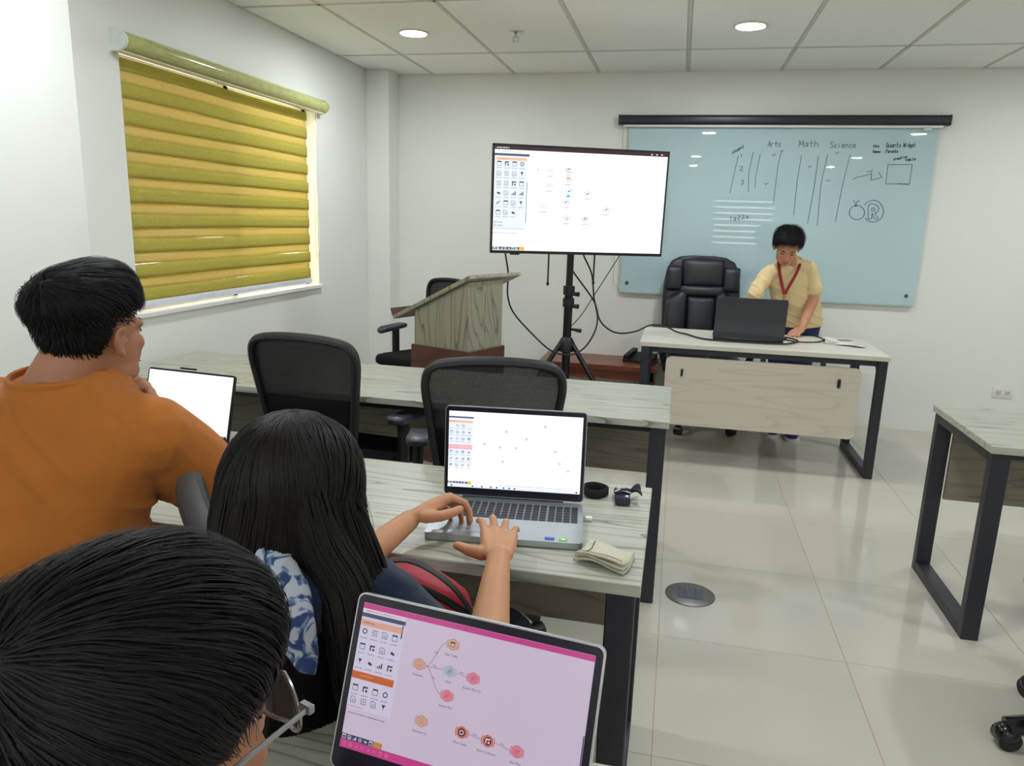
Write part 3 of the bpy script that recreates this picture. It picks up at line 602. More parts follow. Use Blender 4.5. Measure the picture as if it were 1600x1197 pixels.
def make_chair(name, label, loc, rz, group=None):
    t = thing(name, label, 'chair', loc, rz, group)
    fo = frame_outline()
    MB().tube([(x, back_curve(x, z), z) for x, z in fo], .0145, 8, True, flat=(1.0, 1.5)).build('back_frame', M_plast, t, True)
    zs = sorted(set(round(z, 3) for _, z in fo))
    def half(z):
        best = 0
        for (xa, za), (xb, zb_) in zip(fo, fo[1:] + fo[:1]):
            if (za - z) * (zb_ - z) <= 0 and abs(za - zb_) > 1e-6:
                best = max(best, abs(xa + (xb - xa) * (z - za) / (zb_ - za)))
        return best
    def surf(z0, z1, oy, nz=10, nx=10):
        def f(u, v):
            z = z0 + (z1 - z0) * v; h = half(z); x = (2 * u - 1) * h
            return Vector((x, back_curve(x, z) + oy, z))
        return f
    solid(MB().grid(surf(.76, 1.0, 0), 10, 8).build('back_mesh', M_mesh, t, True), .002)
    solid(MB().grid(surf(.545, .775, .004), 10, 8).build('lumbar_panel', M_cloth, t, True), .012)
    MB().box((0, -.285, .50), (.07, .03, .24), bev=.008, M=Matrix.Identity(4)).build('back_spine', M_plast, t, True)
    MB().box((0, -.15, .42), (.08, .28, .035), bev=.008).build('seat_bracket', M_plast, t, True)
    rings = []
    for z, g in ((.43, .93), (.445, 1.0), (.475, 1.0), (.495, .96), (.502, .86)):
        rings.append([(x * g, y * g + .02, z + .012 * math.cos(x * 6) - .012) for x, y in rrect(.49, .47, .11, 6)])
    MB().loft(rings).build('seat', M_cloth, t, True, 60)
    for s in (-1, 1):
        a = MB().tube(spline([(s * .19, .0, .425), (s * .265, -.005, .43), (s * .275, -.01, .50), (s * .27, -.005, .655)], 6), .021, 10, flat=(1, 1.35)).build('arm_post', M_plast, t, True)
        ol_ = [(x, y) for x, y in rrect(.082, .25, .035, 5)]
        MB().loft([[(s * .27 + x * g, .025 + y * g, z - .03 * (y > 0) * (y / .125) ** 2) for x, y in ol_] for z, g in ((.652, .9), (.664, 1), (.676, 1), (.683, .9))]).build('arm_pad', M_armpad, t, True, 60)
    MB().cone((0, 0, .10), (0, 0, .42), .028, .024, 14).build('gas_lift', M_black, t, True)
    for k in range(5):
        a = 2 * PI * k / 5 + .3; c, s_ = math.cos(a), math.sin(a)
        lg = MB().tube([(0.02 * c, .02 * s_, .115), (.16 * c, .16 * s_, .10), (.30 * c, .30 * s_, .075)], [.032, .026, .018], 8).build('base_arm', M_plast, t, True)
        MB().cone((.30 * c - .022 * s_, .30 * s_ + .022 * c, .030), (.30 * c + .022 * s_, .30 * s_ - .022 * c, .030), .030, n=14).build('caster', M_black, lg, True)
    return t
M_armpad = mat('arm_pad_plastic', (58, 62, 72), .38, 0, .06)
make_chair('office_chair', 'black mesh office chair at front table, left of the two in its row', (-1.30, 2.73, 0), math.radians(-6))
make_chair('office_chair', 'black mesh office chair directly behind the open silver laptop', (-.62, 2.53, 0), math.radians(14))
make_chair('office_chair', 'black mesh office chair standing behind the lectern', (-1.76, 4.92, 0), math.radians(150))
make_chair('office_chair', 'black office chair of the person in the orange shirt', (-1.22, 1.10, 0), math.radians(-65))
make_chair('office_chair', 'black office chair of the long-haired person in navy', (-.458, 1.127, -.0), math.radians(-48))
make_chair('office_chair', 'black office chair of the near foreground person', (-.46, .06, 0), math.radians(-8))


# executive chair
ex = thing('executive_chair', 'tall black leather executive chair behind the cream desk', 'chair', (.21, 5.46, 0), PI + .12)
def pad(name, outline_rings, m=M_leath, par=ex): return MB().loft(outline_rings).build(name, m, par, True, 70)
def yb(z): return -.22 - .10 * (z - .5)
rg = []
for zz, hw_ in ((.50, .235), (.56, .262), (.70, .278), (.88, .285), (1.04, .278), (1.13, .262), (1.19, .232), (1.222, .17), (1.232, .09)):
    th = .055 if zz < 1.18 else .04
    rg.append([(hw_ * math.copysign(abs(math.cos(a)) ** .45, math.cos(a)), yb(zz) + th * math.copysign(abs(math.sin(a)) ** .6, math.sin(a)) + .25 * (hw_ * math.cos(a)) ** 2, zz) for a in [2 * PI * i / 28 for i in range(28)]])
pad('backrest', rg)
def cushion(x0, x1, z0, z1, dep, skew=0, n=10):
    def f(u, v):
        x = x0 + (x1 - x0) * u; z = z0 + (z1 - z0) * v + skew * (u - .5)
        b = (max(0, math.sin(PI * u)) ** .4) * (max(0, math.sin(PI * v)) ** .4)
        return Vector((x, yb(z) + .046 + .25 * x * x + dep * b, z))
    return MB().grid(f, n, n)
for args, nm in (((-.15, .15, 1.015, 1.205, .032), 'headrest_cushion'), ((-.165, .165, .945, 1.01, .030), 'neck_roll'), ((-.10, .10, .53, .94, .030), 'lumbar_cushion'),
                 ((-.26, -.11, .56, .96, .034, .10), 'side_bolster'), ((.11, .26, .56, .96, .034, -.10), 'side_bolster'), ((-.26, -.155, .98, 1.15, .022), 'head_wing'), ((.155, .26, .98, 1.15, .022), 'head_wing')):
    solid(cushion(*args).build(nm, M_leath, ex, True, 70), .01, -1)
pad('seat', [[(x * g, y * g + .03, zz) for x, y in rrect(.54, .52, .12, 6)] for zz, g in ((.42, .92), (.44, 1), (.50, 1.0), (.53, .95), (.54, .8))])
for s in (-1, 1):
    MB().tube(spline([(s * .27, -.2, .62), (s * .315, -.17, .66), (s * .315, 0, .67), (s * .31, .17, .64), (s * .30, .22, .56), (s * .26, .14, .44)], 6), .024, 10).build('armrest', M_plast, ex, True)
    MB().box((s * .315, -.03, .70), (.07, .30, .04), bev=.017, seg=3).build('arm_cushion', M_leath, ex, True)
MB().cone((0, 0, .10), (0, 0, .42), .028, .024, 14).build('gas_lift', M_black, ex, True)
for k in range(5):
    a = 2 * PI * k / 5 + 1.05; c, s_ = math.cos(a), math.sin(a)
    lg = MB().tube([(0.02 * c, .02 * s_, .115), (.16 * c, .16 * s_, .105), (.32 * c, .32 * s_, .08)], [.034, .028, .02], 8).build('base_arm', M_plast, ex, True)
    MB().cone((.32 * c - .024 * s_, .32 * s_ + .024 * c, .032), (.32 * c + .024 * s_, .32 * s_ - .024 * c, .032), .032, n=14).build('caster', M_black, lg, True)

# floor box in the aisle
fb = thing('floor_outlet_box', 'round dark floor outlet cover set in the aisle tiles', 'floor outlet', (.146, 2.81, 0))
MB().lathe([(.098, 0), (.098, .003), (.088, .006), (.001, .006)], n=40).build('ring', mat('brass_dark', (112, 112, 112), .35, .6), fb, True)
MB().box((0, 0, .0072), (.10, .085, .0025), bev=.001, seg=1).build('lid', mat('lid_dark', (84, 90, 100), .4, .4), fb)
for xx in (-.022, .022): MB().box((xx, 0, .0088), (.0025, .08, .0012)).build('lid_groove', M_black, fb)
# ------------------------------------------------------------------ screen pictures
class UI:
    """flat print on a screen: quads grouped by colour; u right, v down, 0..1"""
    def __init__(self, par, w, h, y=-.0006, gain=1.0, tint=(255, 255, 255)):
        self.p, self.w, self.h, self.y, self.g, self.t = par, w, h, y, gain, tint
        self.mb = {}
    def pt(self, u, v, dy=0): return Vector(((u - .5) * self.w, self.y - dy, (1 - v) * self.h))
    def get(self, key):
        if key not in self.mb: self.mb[key] = MB()
        return self.mb[key].bm
    def rect(self, key, u, v, du, dv, dy=0):
        bm = self.get(key)
        bm.faces.new([bm.verts.new(self.pt(*q, dy)) for q in ((u, v + dv), (u + du, v + dv), (u + du, v), (u, v))])
    def line(self, key, a, b, t=.0015, dy=0):
        bm = self.get(key); A, B = self.pt(*a, dy), self.pt(*b, dy); d = (B - A)
        if d.length < 1e-6: return
        n = Vector((-d.z, 0, d.x)).normalized() * (t * self.w / 2)
        bm.faces.new([bm.verts.new(q) for q in (A - n, B - n, B + n, A + n)])
    def disc(self, key, u, v, r, r0=0.0, n=18, dy=0, a0=0, a1=2 * PI):
        bm = self.get(key); c = self.pt(u, v, dy); R = r * self.w
        o = [bm.verts.new(c + Vector((R * math.cos(a0 + (a1 - a0) * i / n), 0, R * math.sin(a0 + (a1 - a0) * i / n)))) for i in range(n + 1)]
        if r0 <= 0: bm.faces.new(o); return
        k = r0 / r
        q = [bm.verts.new(c + (x.co - c) * k) for x in o]
        for i in range(n): bm.faces.new((o[i], o[i + 1], q[i + 1], q[i]))
    def text(self, key, body, u, v, size):
        me = text_mesh(body, size * self.w); bm = self.get(key); c = self.pt(u, v, .0001)
        tmp = bmesh.new(); tmp.from_mesh(me)
        vm = {x: bm.verts.new(c + Vector((x.co.x, 0, x.co.y))) for x in tmp.verts}
        for f in tmp.faces:
            try: bm.faces.new([vm[x] for x in f.verts])
            except ValueError: pass
        tmp.free(); bpy.data.meshes.remove(me)
    def squiggle(self, key, u, v, du, t=.004):
        """a caption too small to read: a run of short dashes"""
        x = u - du / 2
        while x < u + du / 2:
            L = random.uniform(.004, .012); self.rect(key, x, v - t / 2, min(L, u + du / 2 - x), t); x += L + .003
    def icon(self, key, u, v, s, kind):
        a = self.w / self.h
        r = self.rect; L = lambda p, q, t=.002: self.line(key, (u + p[0] * s, v + p[1] * s * a), (u + q[0] * s, v + q[1] * s * a), t)
        if kind == 0:
            for p, q in (((-1, -1), (1, -1)), ((1, -1), (1, 1)), ((1, 1), (-1, 1)), ((-1, 1), (-1, -1))): L(p, q)
            r(key, u - s, v - s * a, 2 * s, .5 * s * a)
        elif kind == 1:
            for p, q in (((-1, -1), (.4, -1)), ((.4, -1), (1, -.4)), ((1, -.4), (1, 1)), ((1, 1), (-1, 1)), ((-1, 1), (-1, -1)), ((-.5, 0), (.5, 0)), ((-.5, .5), (.5, .5))): L(p, q)
        elif kind == 2:
            for i in range(3): r(key, u + (-1 + .75 * i) * s, v + (.9 - .6 * (i + 1)) * s * a, .5 * s, .6 * (i + 1) * s * a)
        elif kind == 3: self.disc(key, u, v, s, s * .62, 14)
        elif kind == 4:
            self.disc(key, u - .2 * s, v, s * .55, 0, 8); self.disc(key, u + .45 * s, v + .25 * s * a, s * .5, 0, 8)
        elif kind == 5:
            for i in (-1, 0, 1):
                for j in (-1, 0, 1): r(key, u + i * .8 * s - .2 * s, v + (j * .8 - .2) * s * a, .4 * s, .4 * s * a)
        elif kind == 6: L((-1, .8), (1, -.8), .004); L((-.6, -.4), (.2, .5), .003)
        elif kind == 7:
            bm = self.get(key); bm.faces.new([bm.verts.new(self.pt(u + x * s, v + y * s * a)) for x, y in ((-.8, -.9), (-.1, .3), (.1, .3), (.8, -.9))]); r(key, u - .1 * s, v + .2 * s * a, .2 * s, .8 * s * a)
        else:
            r(key, u - s, v - s * a, 2 * s, .6 * s * a); r(key, u - s, v - s * a, .5 * s, 2 * s * a); r(key, u + .1 * s, v + .1 * s * a, .8 * s, .8 * s * a)
    def node(self, u, v, r, ring, fill, kind, ink='ink'):
        self.disc(ring, u, v, r, r * .78, 20); self.disc(fill, u, v, r * .72, 0, 18); 
        self.disc(ring, u, v, r * 1.28, r * 1.12, 8, 0, 2.5, 3.8); self.disc(ring, u, v, r * 1.28, r * 1.12, 8, 0, -.65, .65)
        self.y -= .0002; self.icon(ink, u, v, r * .42, kind); self.y += .0002
    def done(self, names, colors):
        for k, m in self.mb.items():
            m.build(names.get(k, k), emit('screen_%s_%d_%d_%d' % (k, self.t[0], self.t[1], int(self.g * 100)), tuple(c * t / 255 for c, t in zip(colors[k], self.t)), self.g), self.p)['kind'] = 'stuff'
NAMES = {'ink': 'icon_print', 'dark': 'tool_bar', 'orange': 'panel_header', 'peach': 'panel_header', 'pink': 'pink_band', 'grey': 'caption_print', 'blue': 'node_mark', 'violet': 'node_mark', 'red': 'node_mark', 'tan': 'node_mark', 'panel': 'tool_panel', 'cream': 'node_fill', 'rose': 'node_fill', 'aqua': 'node_fill', 'brown': 'node_fill', 'magenta': 'title_band', 'white': 'node_glyph', 'yellow': 'task_highlight', 'line': 'link_line', 'title': 'title_bar'}
COLORS = {'ink': (70, 76, 90), 'dark': (78, 92, 118), 'orange': (222, 118, 52), 'peach': (248, 196, 160), 'pink': (250, 190, 205), 'grey': (150, 152, 165), 'blue': (70, 180, 220), 'violet': (150, 150, 205), 'red': (238, 120, 130), 'tan': (214, 176, 130), 'panel': (236, 244, 255), 'cream': (240, 206, 160), 'rose': (240, 150, 160), 'aqua': (176, 216, 220), 'brown': (120, 60, 50), 'magenta': (222, 84, 160), 'white': (250, 250, 250), 'yellow': (250, 190, 70), 'line': (150, 150, 165), 'title': (58, 34, 40)}

def screen_plane(par, w, h, loc, rot, rgb, gain, name):
    m = MB(); m.bm.faces.new([m.bm.verts.new(v) for v in ((-w / 2, 0, 0), (w / 2, 0, 0), (w / 2, 0, h), (-w / 2, 0, h))])
    m.box((0, .0008, h / 2), (w, .0014, h))
    o = m.build('screen', emit(name, rgb, gain), par); o.location = loc; o.rotation_euler = rot
    return o
# television picture
sw, sh = TW - 2 * bt, TH - bt - .018
so = screen_plane(tv, sw, sh, (0, -.0035, .018), (0, 0, 0), (252, 254, 255), 1.15, 'tv_picture')
U = UI(so, sw, sh, gain=1.0)
U.rect('title', 0, 0, 1, .035); U.squiggle('white', .045, .018, .07, .012); U.squiggle('grey', .09, .052, .16, .006)
U.rect('panel', .0, .07, .185, .72); U.y -= .0003
U.rect('dark', .0, .07, .195, .022); U.rect('peach', .008, .108, .172, .026); U.squiggle('ink', .05, .121, .05, .008)
kinds = [[0, 8, 0, 3], [1, 5, 1, 7], [5, 5, 8, 0], [4, 1, 2, 2], [6, 0, 1, 7], [0, 1, 4, None]]
for j, row in enumerate(kinds):
    for i, k in enumerate(row):
        if k is None: continue
        U.icon('ink', .026 + .043 * i, .165 + .093 * j, .0115, k); U.squiggle('grey', .026 + .043 * i, .165 + .093 * j + .042, .03, .006)
U.rect('ink', .185, .33, .003, .4)
for v in (.725, .757): U.rect('pink', .004, v - .011, .016, .022); U.squiggle('ink', .04, v, .03, .006)
U.rect('grey', 0, .785, .19, .003); U.squiggle('grey', .07, .83, .14, .006)
U.rect('dark', .0, .965, .155, .03); U.rect('yellow', .155, .962, .03, .035)
U.y -= .0003
for i in range(7): U.icon('white', .012 + .021 * i, .98, .006, i % 5)
TN = [(0.317, 0.216, 'tan', 5), (0.422, 0.204, 'red', 0), (0.423, 0.291, 'tan', 0), (0.311, 0.359, 'tan', 5), (0.43, 0.404, 'blue', 6), (0.539, 0.423, 'violet', 6), (0.415, 0.511, 'violet', 6), (0.285, 0.564, 'tan', 5), (0.425, 0.671, 'red', 3), (0.534, 0.672, 'red', 8), (0.656, 0.571, 'violet', 6)]
for u, v, c, k in TN:
    U.disc(c, u, v, .0165, .0145, 20); U.icon('ink', u, v, .008, k); U.disc(c, u, v, .021, .0192, 8, 0, 2.5, 3.8); U.disc(c, u, v, .021, .0192, 8, 0, -.65, .65)
    U.squiggle('grey', u, v + .052, .035, .008)
U.disc('blue', .427, .452, .008); U.disc('grey', .245, .209, .004)
for a, b in ((0, 1), (3, 2), (3, 4), (3, 6), (4, 5), (7, 8), (8, 9), (9, 10)):
    p, q = TN[a], TN[b]; U.line('line', (p[0] + .02, p[1]), (q[0] - .02, q[1]), .0012)
for i in range(3): U.rect('white', .90 + .03 * i, .012, .008, .012)
U.done(NAMES, COLORS)

# ------------------------------------------------------------------ laptops
M_key = mat('key_black', (38, 40, 52), .5)
def laptop(label, loc, yaw, tilt, W, Dp, Hl, body, lidm, bez=(.008, .010, .020), keys=True, scr=None, kb=True, name='laptop'):
    """origin at the hinge on the table; the user sits on -y"""
    t = thing(name, label, 'laptop', loc, yaw)
    MB().prism(rrect(W, Dp, .012, 4, 0, -Dp / 2), .002, .016, None).build('base', body, t, True, 30)
    for sx in (-.38, .38):
        for yy in (-.03, -Dp + .03): MB().box((sx * W, yy, .001), (.03, .008, .002)).build('rubber_foot', M_cable, t)
    lid = MB().prism(rrect(W, Hl, .010, 4, 0, Hl / 2), -.0035, .0035, Matrix.Rotation(PI / 2, 4, 'X')).build('lid', lidm, t, True, 30)
    lid.location = (0, .006, .018); lid.rotation_euler = (-tilt, 0, 0)
    MB().cone((-W * .36, .004, .013), (W * .36, .004, .013), .0055, n=10).build('hinge', M_bezel, t, True)
    bl, bt_, bb = bez
    bzl = MB().prism(rrect(W - .004, Hl - .004, .009, 4, 0, Hl / 2), 0, .0008, Matrix.Translation((0, -.0036, 0)) @ Matrix.Rotation(PI / 2, 4, 'X')).build('screen_bezel', M_bezel, t)
    bzl.location = lid.location; bzl.rotation_euler = lid.rotation_euler
    sw, sh = W - 2 * bl, Hl - bt_ - bb
    so = None
    if scr:
        q = Matrix.Rotation(-tilt, 4, 'X') @ Vector((0, -.0052, bb))
        so = screen_plane(t, sw, sh, Vector(lid.location) + q, (-tilt, 0, 0), scr[0], scr[1], scr[2])
        w_ = MB().cone((0, -.0046, Hl - bt_ / 2), (0, -.0052, Hl - bt_ / 2), .002, n=10).build('webcam', M_black, t); w_.location = lid.location; w_.rotation_euler = lid.rotation_euler
    if kb:
        kbx = W * .93; ky0, ky1 = -.028, -.028 - .098
        kbo = MB().box((0, (ky0 + ky1) / 2, .0158), (kbx, ky0 - ky1, .0008)).build('keyboard', mat('key_well', (120, 128, 132), .5) if body is M_alu else M_black, t)
        if keys:
            rows = 6; rh = (ky0 - ky1) / rows; n = 18; cwid = kbx / n
            km = MB().box((0, 0, .0007), (cwid * .82, rh * .80, .0016), bev=.0006, seg=1).mesh('key'); km.materials.append(M_key)
            sp_ = MB().box((0, 0, .0007), (cwid * 4.8, rh * .80, .0016), bev=.0006, seg=1).mesh('key'); sp_.materials.append(M_key)
            for r in range(rows):
                i = 0
                while i < n:
                    if r == 5 and i == 4:
                        o = link('key', sp_, None, kbo); o.location = (-kbx / 2 + (i + 2.5) * cwid, ky0 - (r + .5) * rh, .0162); i += 5; continue
                    o = link('key', km, None, kbo)
                    gap = .0022 if i >= 14 else 0
                    o.location = (-kbx / 2 + (i + .5) * cwid + gap - .001, ky0 - (r + .5) * rh, .0162); i += 1
        MB().prism(rrect(.115, .072, .004, 3, -.035 if keys else 0, -.178), .0161, .0164).build('touchpad', mat('touchpad', (164, 174, 180), .3, .3) if body is M_alu else M_plast, t)
    return t, so, sw, sh
# the long-haired person's silver laptop
LG, so, sw, sh = laptop('open silver laptop with white workflow screen and black keys', (-.366, 1.728, .74), .1216, .06, .357, .238, .232, M_alu, M_alu, (.010, .013, .022), True, ((250, 250, 255), 1.05, 'white_laptop_picture'))
U = UI(so, sw, sh)
U.rect('panel', 0, .06, .185, .66); U.y -= .0002
U.rect('dark', 0, .068, .185, .02); U.rect('peach', .0, .118, .18, .03); U.squiggle('ink', .03, .133, .04, .008)
kk = [[None, 5, 1, None], [0, 1, 3, 4], [6, 5, 1, 8], [0, 1, 8, 4], [6, 6, 2, 8], [8, 1, 6, 5]]
for j, row in enumerate(kk):
    for i, k in enumerate(row):
        v = .185 + .088 * j + (.085 if j > 2 else 0)
        if k is not None: U.icon('ink', .02 + .045 * i, v, .009, k)
        U.squiggle('grey', .02 + .045 * i, v + .04, .03, .006)
U.rect('pink', 0, .435, .18, .062); U.squiggle('red', .05, .45, .05, .006); U.squiggle('red', .05, .478, .06, .008)
for u, v, c in [(0.434, 0.236, 'tan'), (0.722, 0.149, 'tan'), (0.586, 0.318, 'tan'), (0.273, 0.411, 'tan'), (0.392, 0.444, 'violet'), (0.512, 0.44, 'violet'), (0.803, 0.462, 'red'), (0.839, 0.615, 'red'), (0.906, 0.705, 'violet'), (0.414, 0.632, 'violet')]:
    U.disc('panel', u, v, .014, 0, 16); U.y -= .0002; U.icon('grey', u, v, .007, 3 if c == 'red' else 6 if c == 'violet' else 0); U.y += .0002; U.squiggle('panel', u, v + .045, .04, .006)
U.rect('dark', 0, .925, .15, .03); U.rect('yellow', .15, .92, .03, .04)
U.rect('panel', 0, .96, 1, .04); U.y -= .0003
for u in (.03, .191, .262, .33, .375, .426, .47, .51, .975): U.rect('ink', u - .006, .97, .012, .02)
for i in range(6): U.icon('white', .012 + .023 * i, .94, .006, i % 5)
U.rect('grey', .4, .945, .5, .004)
U.done(NAMES, COLORS)
MB().box((.105, -.222, .0165), (.022, .014, .0006)).build('sticker', mat('sticker_blue', (28, 72, 190), .4), LG)
st2 = MB().box((.135, -.222, .0165), (.020, .014, .0006)).build('sticker', mat('sticker_green', (110, 205, 40), .4), LG)
MB().box((.135, -.222, .0170), (.008, .006, .0004)).build('sticker_mark', M_white, st2)
MB().box((-.15, -.223, .0165), (.026, .014, .0006)).build('sticker', M_white, LG)
ub = thing('usb_receiver', 'tiny white plug sticking out of the silver laptop side', 'usb plug', (-.18, 1.70, .7425), .1216)
MB().box((.012, -.02, .006), (.016, .012, .007), bev=.001).build('plug_body', M_white, ub)
MB().box((.001, -.02, .006), (.008, .010, .004)).build('plug_tip', M_chrome, ub)

# the front student's laptop with the pink theme
LR, so, sw, sh = laptop('near laptop at the bottom with pink-edged workflow screen', (-.224, .725, .74), -.135, .366, .333, .225, .2206, M_plast, mat('lid_silver', (210, 212, 216), .3, .5), (.011, .012, .028), True, ((206, 190, 212), .80, 'pink_laptop_picture'), name='laptop')
U = UI(so, sw, sh, gain=.72, tint=(235, 220, 235))
U.rect('magenta', 0, 0, 1, .038); U.rect('white', 0, .038, .2, .03); U.squiggle('grey', .1, .053, .17, .008)
U.rect('panel', 0, .07, .205, .66); U.y -= .0002
U.rect('dark', 0, .068, .205, .028); U.rect('peach', .0, .115, .195, .042); U.squiggle('ink', .04, .135, .05, .008)
kk = [[3, 5, 1, 0], [0, 8, 1, 4], [7, 4, 2, 8], None, [0, 8, 0, 3], [1, 5, 1, 7]]
for j, row in enumerate(kk):
    if row is None: continue
    for i, k in enumerate(row):
        v = .195 + .105 * j - (.03 if j > 3 else 0) - (.02 if j > 4 else 0)
        U.icon('ink', .026 + .047 * i, v, .0115, k)
        if j < 5: U.squiggle('grey', .026 + .047 * i, v + .046, .032, .006)
U.rect('orange', 0, .475, .195, .05); U.squiggle('peach', .07, .497, .06, .008); U.squiggle('red', .04, .715, .07, .005); U.squiggle('grey', .10, .76, .17, .008)
U.rect('ink', .192, .10, .006, .09); U.rect('dark', .995, .5, .005, .4)
U.rect('dark', 0, .905, .19, .038); U.rect('yellow', .15, .905, .04, .038); U.rect('magenta', 0, .943, 1, .057)
U.y -= .0002
for i in range(6): U.icon('white', .014 + .025 * i, .924, .007, i % 5)
for i in range(8): U.icon('rose', .02 + .028 * i, .97, .006, i % 6)
RN = [(0.295, 0.324, 'tan', 'cream', 1, 'Datasets'), (0.425, 0.142, 'tan', 'cream', 0, 'Data Table'), (0.43, 0.319, 'aqua', 'aqua', 6, 'PCA'), (0.532, 0.327, 'red', 'rose', 6, 'Scatter Plot (1)'), (0.434, 0.48, 'red', 'rose', 6, 'Scatter Plot'), (0.343, 0.686, 'tan', 'cream', 1, 'Datasets (1)'), (0.519, 0.684, 'orange', 'brown', 3, 'Pivot Table'), (0.63, 0.692, 'orange', 'brown', 8, 'Select Columns'), (0.751, 0.706, 'red', 'rose', 6, 'Box Plot')]
for u, v, r, fl_, k, tx in RN:
    U.node(u, v, .0225, r, fl_, k, 'white' if fl_ == 'brown' else 'ink' if k == 0 else 'red')
    U.text('ink', tx, u, v + .072, .0125)
def link_(p, q, lab=True):
    a, b = (p[0] + .03, p[1]), (q[0] - .03, q[1]); n = 12; prev = None
    for i in range(n + 1):
        s = i / n; e = s * s * (3 - 2 * s); c = (a[0] + (b[0] - a[0]) * s, a[1] + (b[1] - a[1]) * e)
        if prev: U.line('line', prev, c, .0022)
        prev = c
    if lab: U.text('ink', 'Data', (a[0] + b[0]) / 2, (a[1] + b[1]) / 2 - .014, .009)
for a, b in ((0, 1), (0, 2), (0, 4), (2, 3), (6, 7), (7, 8)): link_(RN[a], RN[b])
U.rect('dark', .687, .885, .06, .02)
U.done(NAMES, COLORS)

# the orange-shirted person's laptop
LM, so, sw, sh = laptop('laptop with blank white screen in front of the person in orange', (-1.448, 1.905, .74), -.09, .26, .325, .225, .212, M_plast, M_bezel, (.006, .006, .020), False, ((255, 255, 255), 1.15, 'blank_laptop_picture'))
MB().box((-.01, -.0008, .1985), (.06, .004, .006), bev=.001).build('webcam_bump', M_bezel, so)
U = UI(so, sw, sh); U.rect('title', 0, .97, 1, .03); U.y -= .0003
for i in range(7): U.rect('white', .84 + .02 * i, .98, .008, .012)
U.done(NAMES, COLORS)
# teacher's laptop, back of the lid towards the room
LT, so, sw, sh = laptop('large dark grey laptop open on the cream desk, lid back showing', (.463, 4.815, .745), PI - .03, .16, .425, .27, .262, M_plast, mat('lid_charcoal', (74, 75, 82), .35, .6, .03), (.010, .012, .022), False, ((235, 240, 250), .8, 'teacher_laptop_picture'))
U = UI(so, sw, sh); U.rect('panel', 0, .06, .18, .7); U.rect('dark', 0, 0, 1, .04); U.done(NAMES, COLORS)
hd = thing('video_adapter', 'small black plug at the right side of the dark laptop', 'adapter', (.69, 4.97, .745))
MB().box((0, 0, .012), (.05, .022, .014), bev=.003).build('plug_body', M_plast, hd)
MB().box((-.015, 0, .004), (.03, .02, .008)).build('plug_base', M_chrome, hd)

# ------------------------------------------------------------------ small things on the tables
# folded cream pouch with dark stitching
pc = thing('cloth_pouch', 'folded cream cloth pouch with dark stitching beside the silver laptop', 'pouch', (-.105, 1.478, .74), -.28)
M_lin = mat('cream_canvas', (206, 202, 182), .9, 0, .08, 120, .5, 700)
for k, (z0, sc) in enumerate(((.0025, 1.0), (.0085, .985), (.0145, .96))):
    def f(u, v, z0=z0, sc=sc, k=k):
        x = (u - .5) * .115 * sc; y = (v - .5) * .085 * sc
        z = z0 + .010 * max(0, math.sin(PI * u)) * (1 - v) * (k + 1) / 2 + .003 * math.sin(6 * u + 4 * v + k) + .003
        return Vector((x + .004 * math.sin(v * 5), y + .006 * math.sin(u * 4 + k), max(z, .0045)))
    solid(MB().grid(f, 14, 10).build('fold', M_lin, pc, True), .0045)
def top(u, v):
    x = (u - .5) * .115 * .96; y = (v - .5) * .085 * .96; k = 2
    z = .0145 + .010 * max(0, math.sin(PI * u)) * (1 - v) * 1.5 + .003 * math.sin(6 * u + 4 * v + k) + .003
    return Vector((x + .004 * math.sin(v * 5), y + .006 * math.sin(u * 4 + k), z + .0030))
for k in range(22):
    u = .05 + k * .041; MB().tube([top(u, .10), top(u + .022, .10)], .0011, 5).build('stitch', M_black, pc)
MB().tube([top(.18, .10 + i * .08) for i in range(11)], .0011, 5).build('seam', M_black, pc)
# strap ring
rg_ = thing('strap_loop', 'black looped strap standing next to the silver laptop screen', 'strap', (-.172, 1.865, .74), .3)
pts = [(.030 * math.cos(a) * (1 + .1 * math.cos(3 * a)), .032 * math.sin(a), .013) for a in [2 * PI * i / 20 for i in range(20)]]
MB().tube(pts, .0125, 8, True, flat=(1.0, .28), up=(0, 0, 1)).build('band', mat('strap_black', (20, 20, 22), .8, 0, .2, 300, .4, 900), rg_, True)
MB().box((.033, 0, .013), (.006, .018, .024), bev=.002).build('keeper', M_plast, rg_)
# black ribbon-wrapped case
gc = thing('wrapped_case', 'small black case wrapped in shiny dark ribbon near the table end', 'case', (-.098, 1.845, .74), .12)
MB().box((0, 0, .012), (.040, .085, .022), bev=.006).build('case_body', mat('case_shiny', (44, 42, 62), .2, .2, .3, 60), gc, True)
MB().box((-.003, .026, .0245), (.022, .020, .003)).build('label_patch', mat('patch_grey', (170, 172, 190), .4), gc)
for i, (a, b) in enumerate((((-.022, .01, .024), (.022, -.006, .025)), ((-.022, -.004, .024), (.022, .014, .026)), ((-.022, -.012, .025), (.022, -.012, .025)))):
    MB().tube(spline([a, ((a[0] + b[0]) / 2, (a[1] + b[1]) / 2 + .004, .0285), b], 5), .0028, 6).build('ribbon', mat('ribbon_dark', (36, 36, 48), .3), gc, True)
for a0 in (.5, -.6):
    solid(MB().grid(lambda u, v, a0=a0: Vector((.018 + .030 * u, .004 + a0 * .045 * u + (v - .5) * .022 * (.4 + u), .020 + .014 * math.sin(2.5 * u) + .006 * math.sin(7 * v))), 6, 4).build('bow_end', MATS['ribbon_dark'], gc, True), .0015)
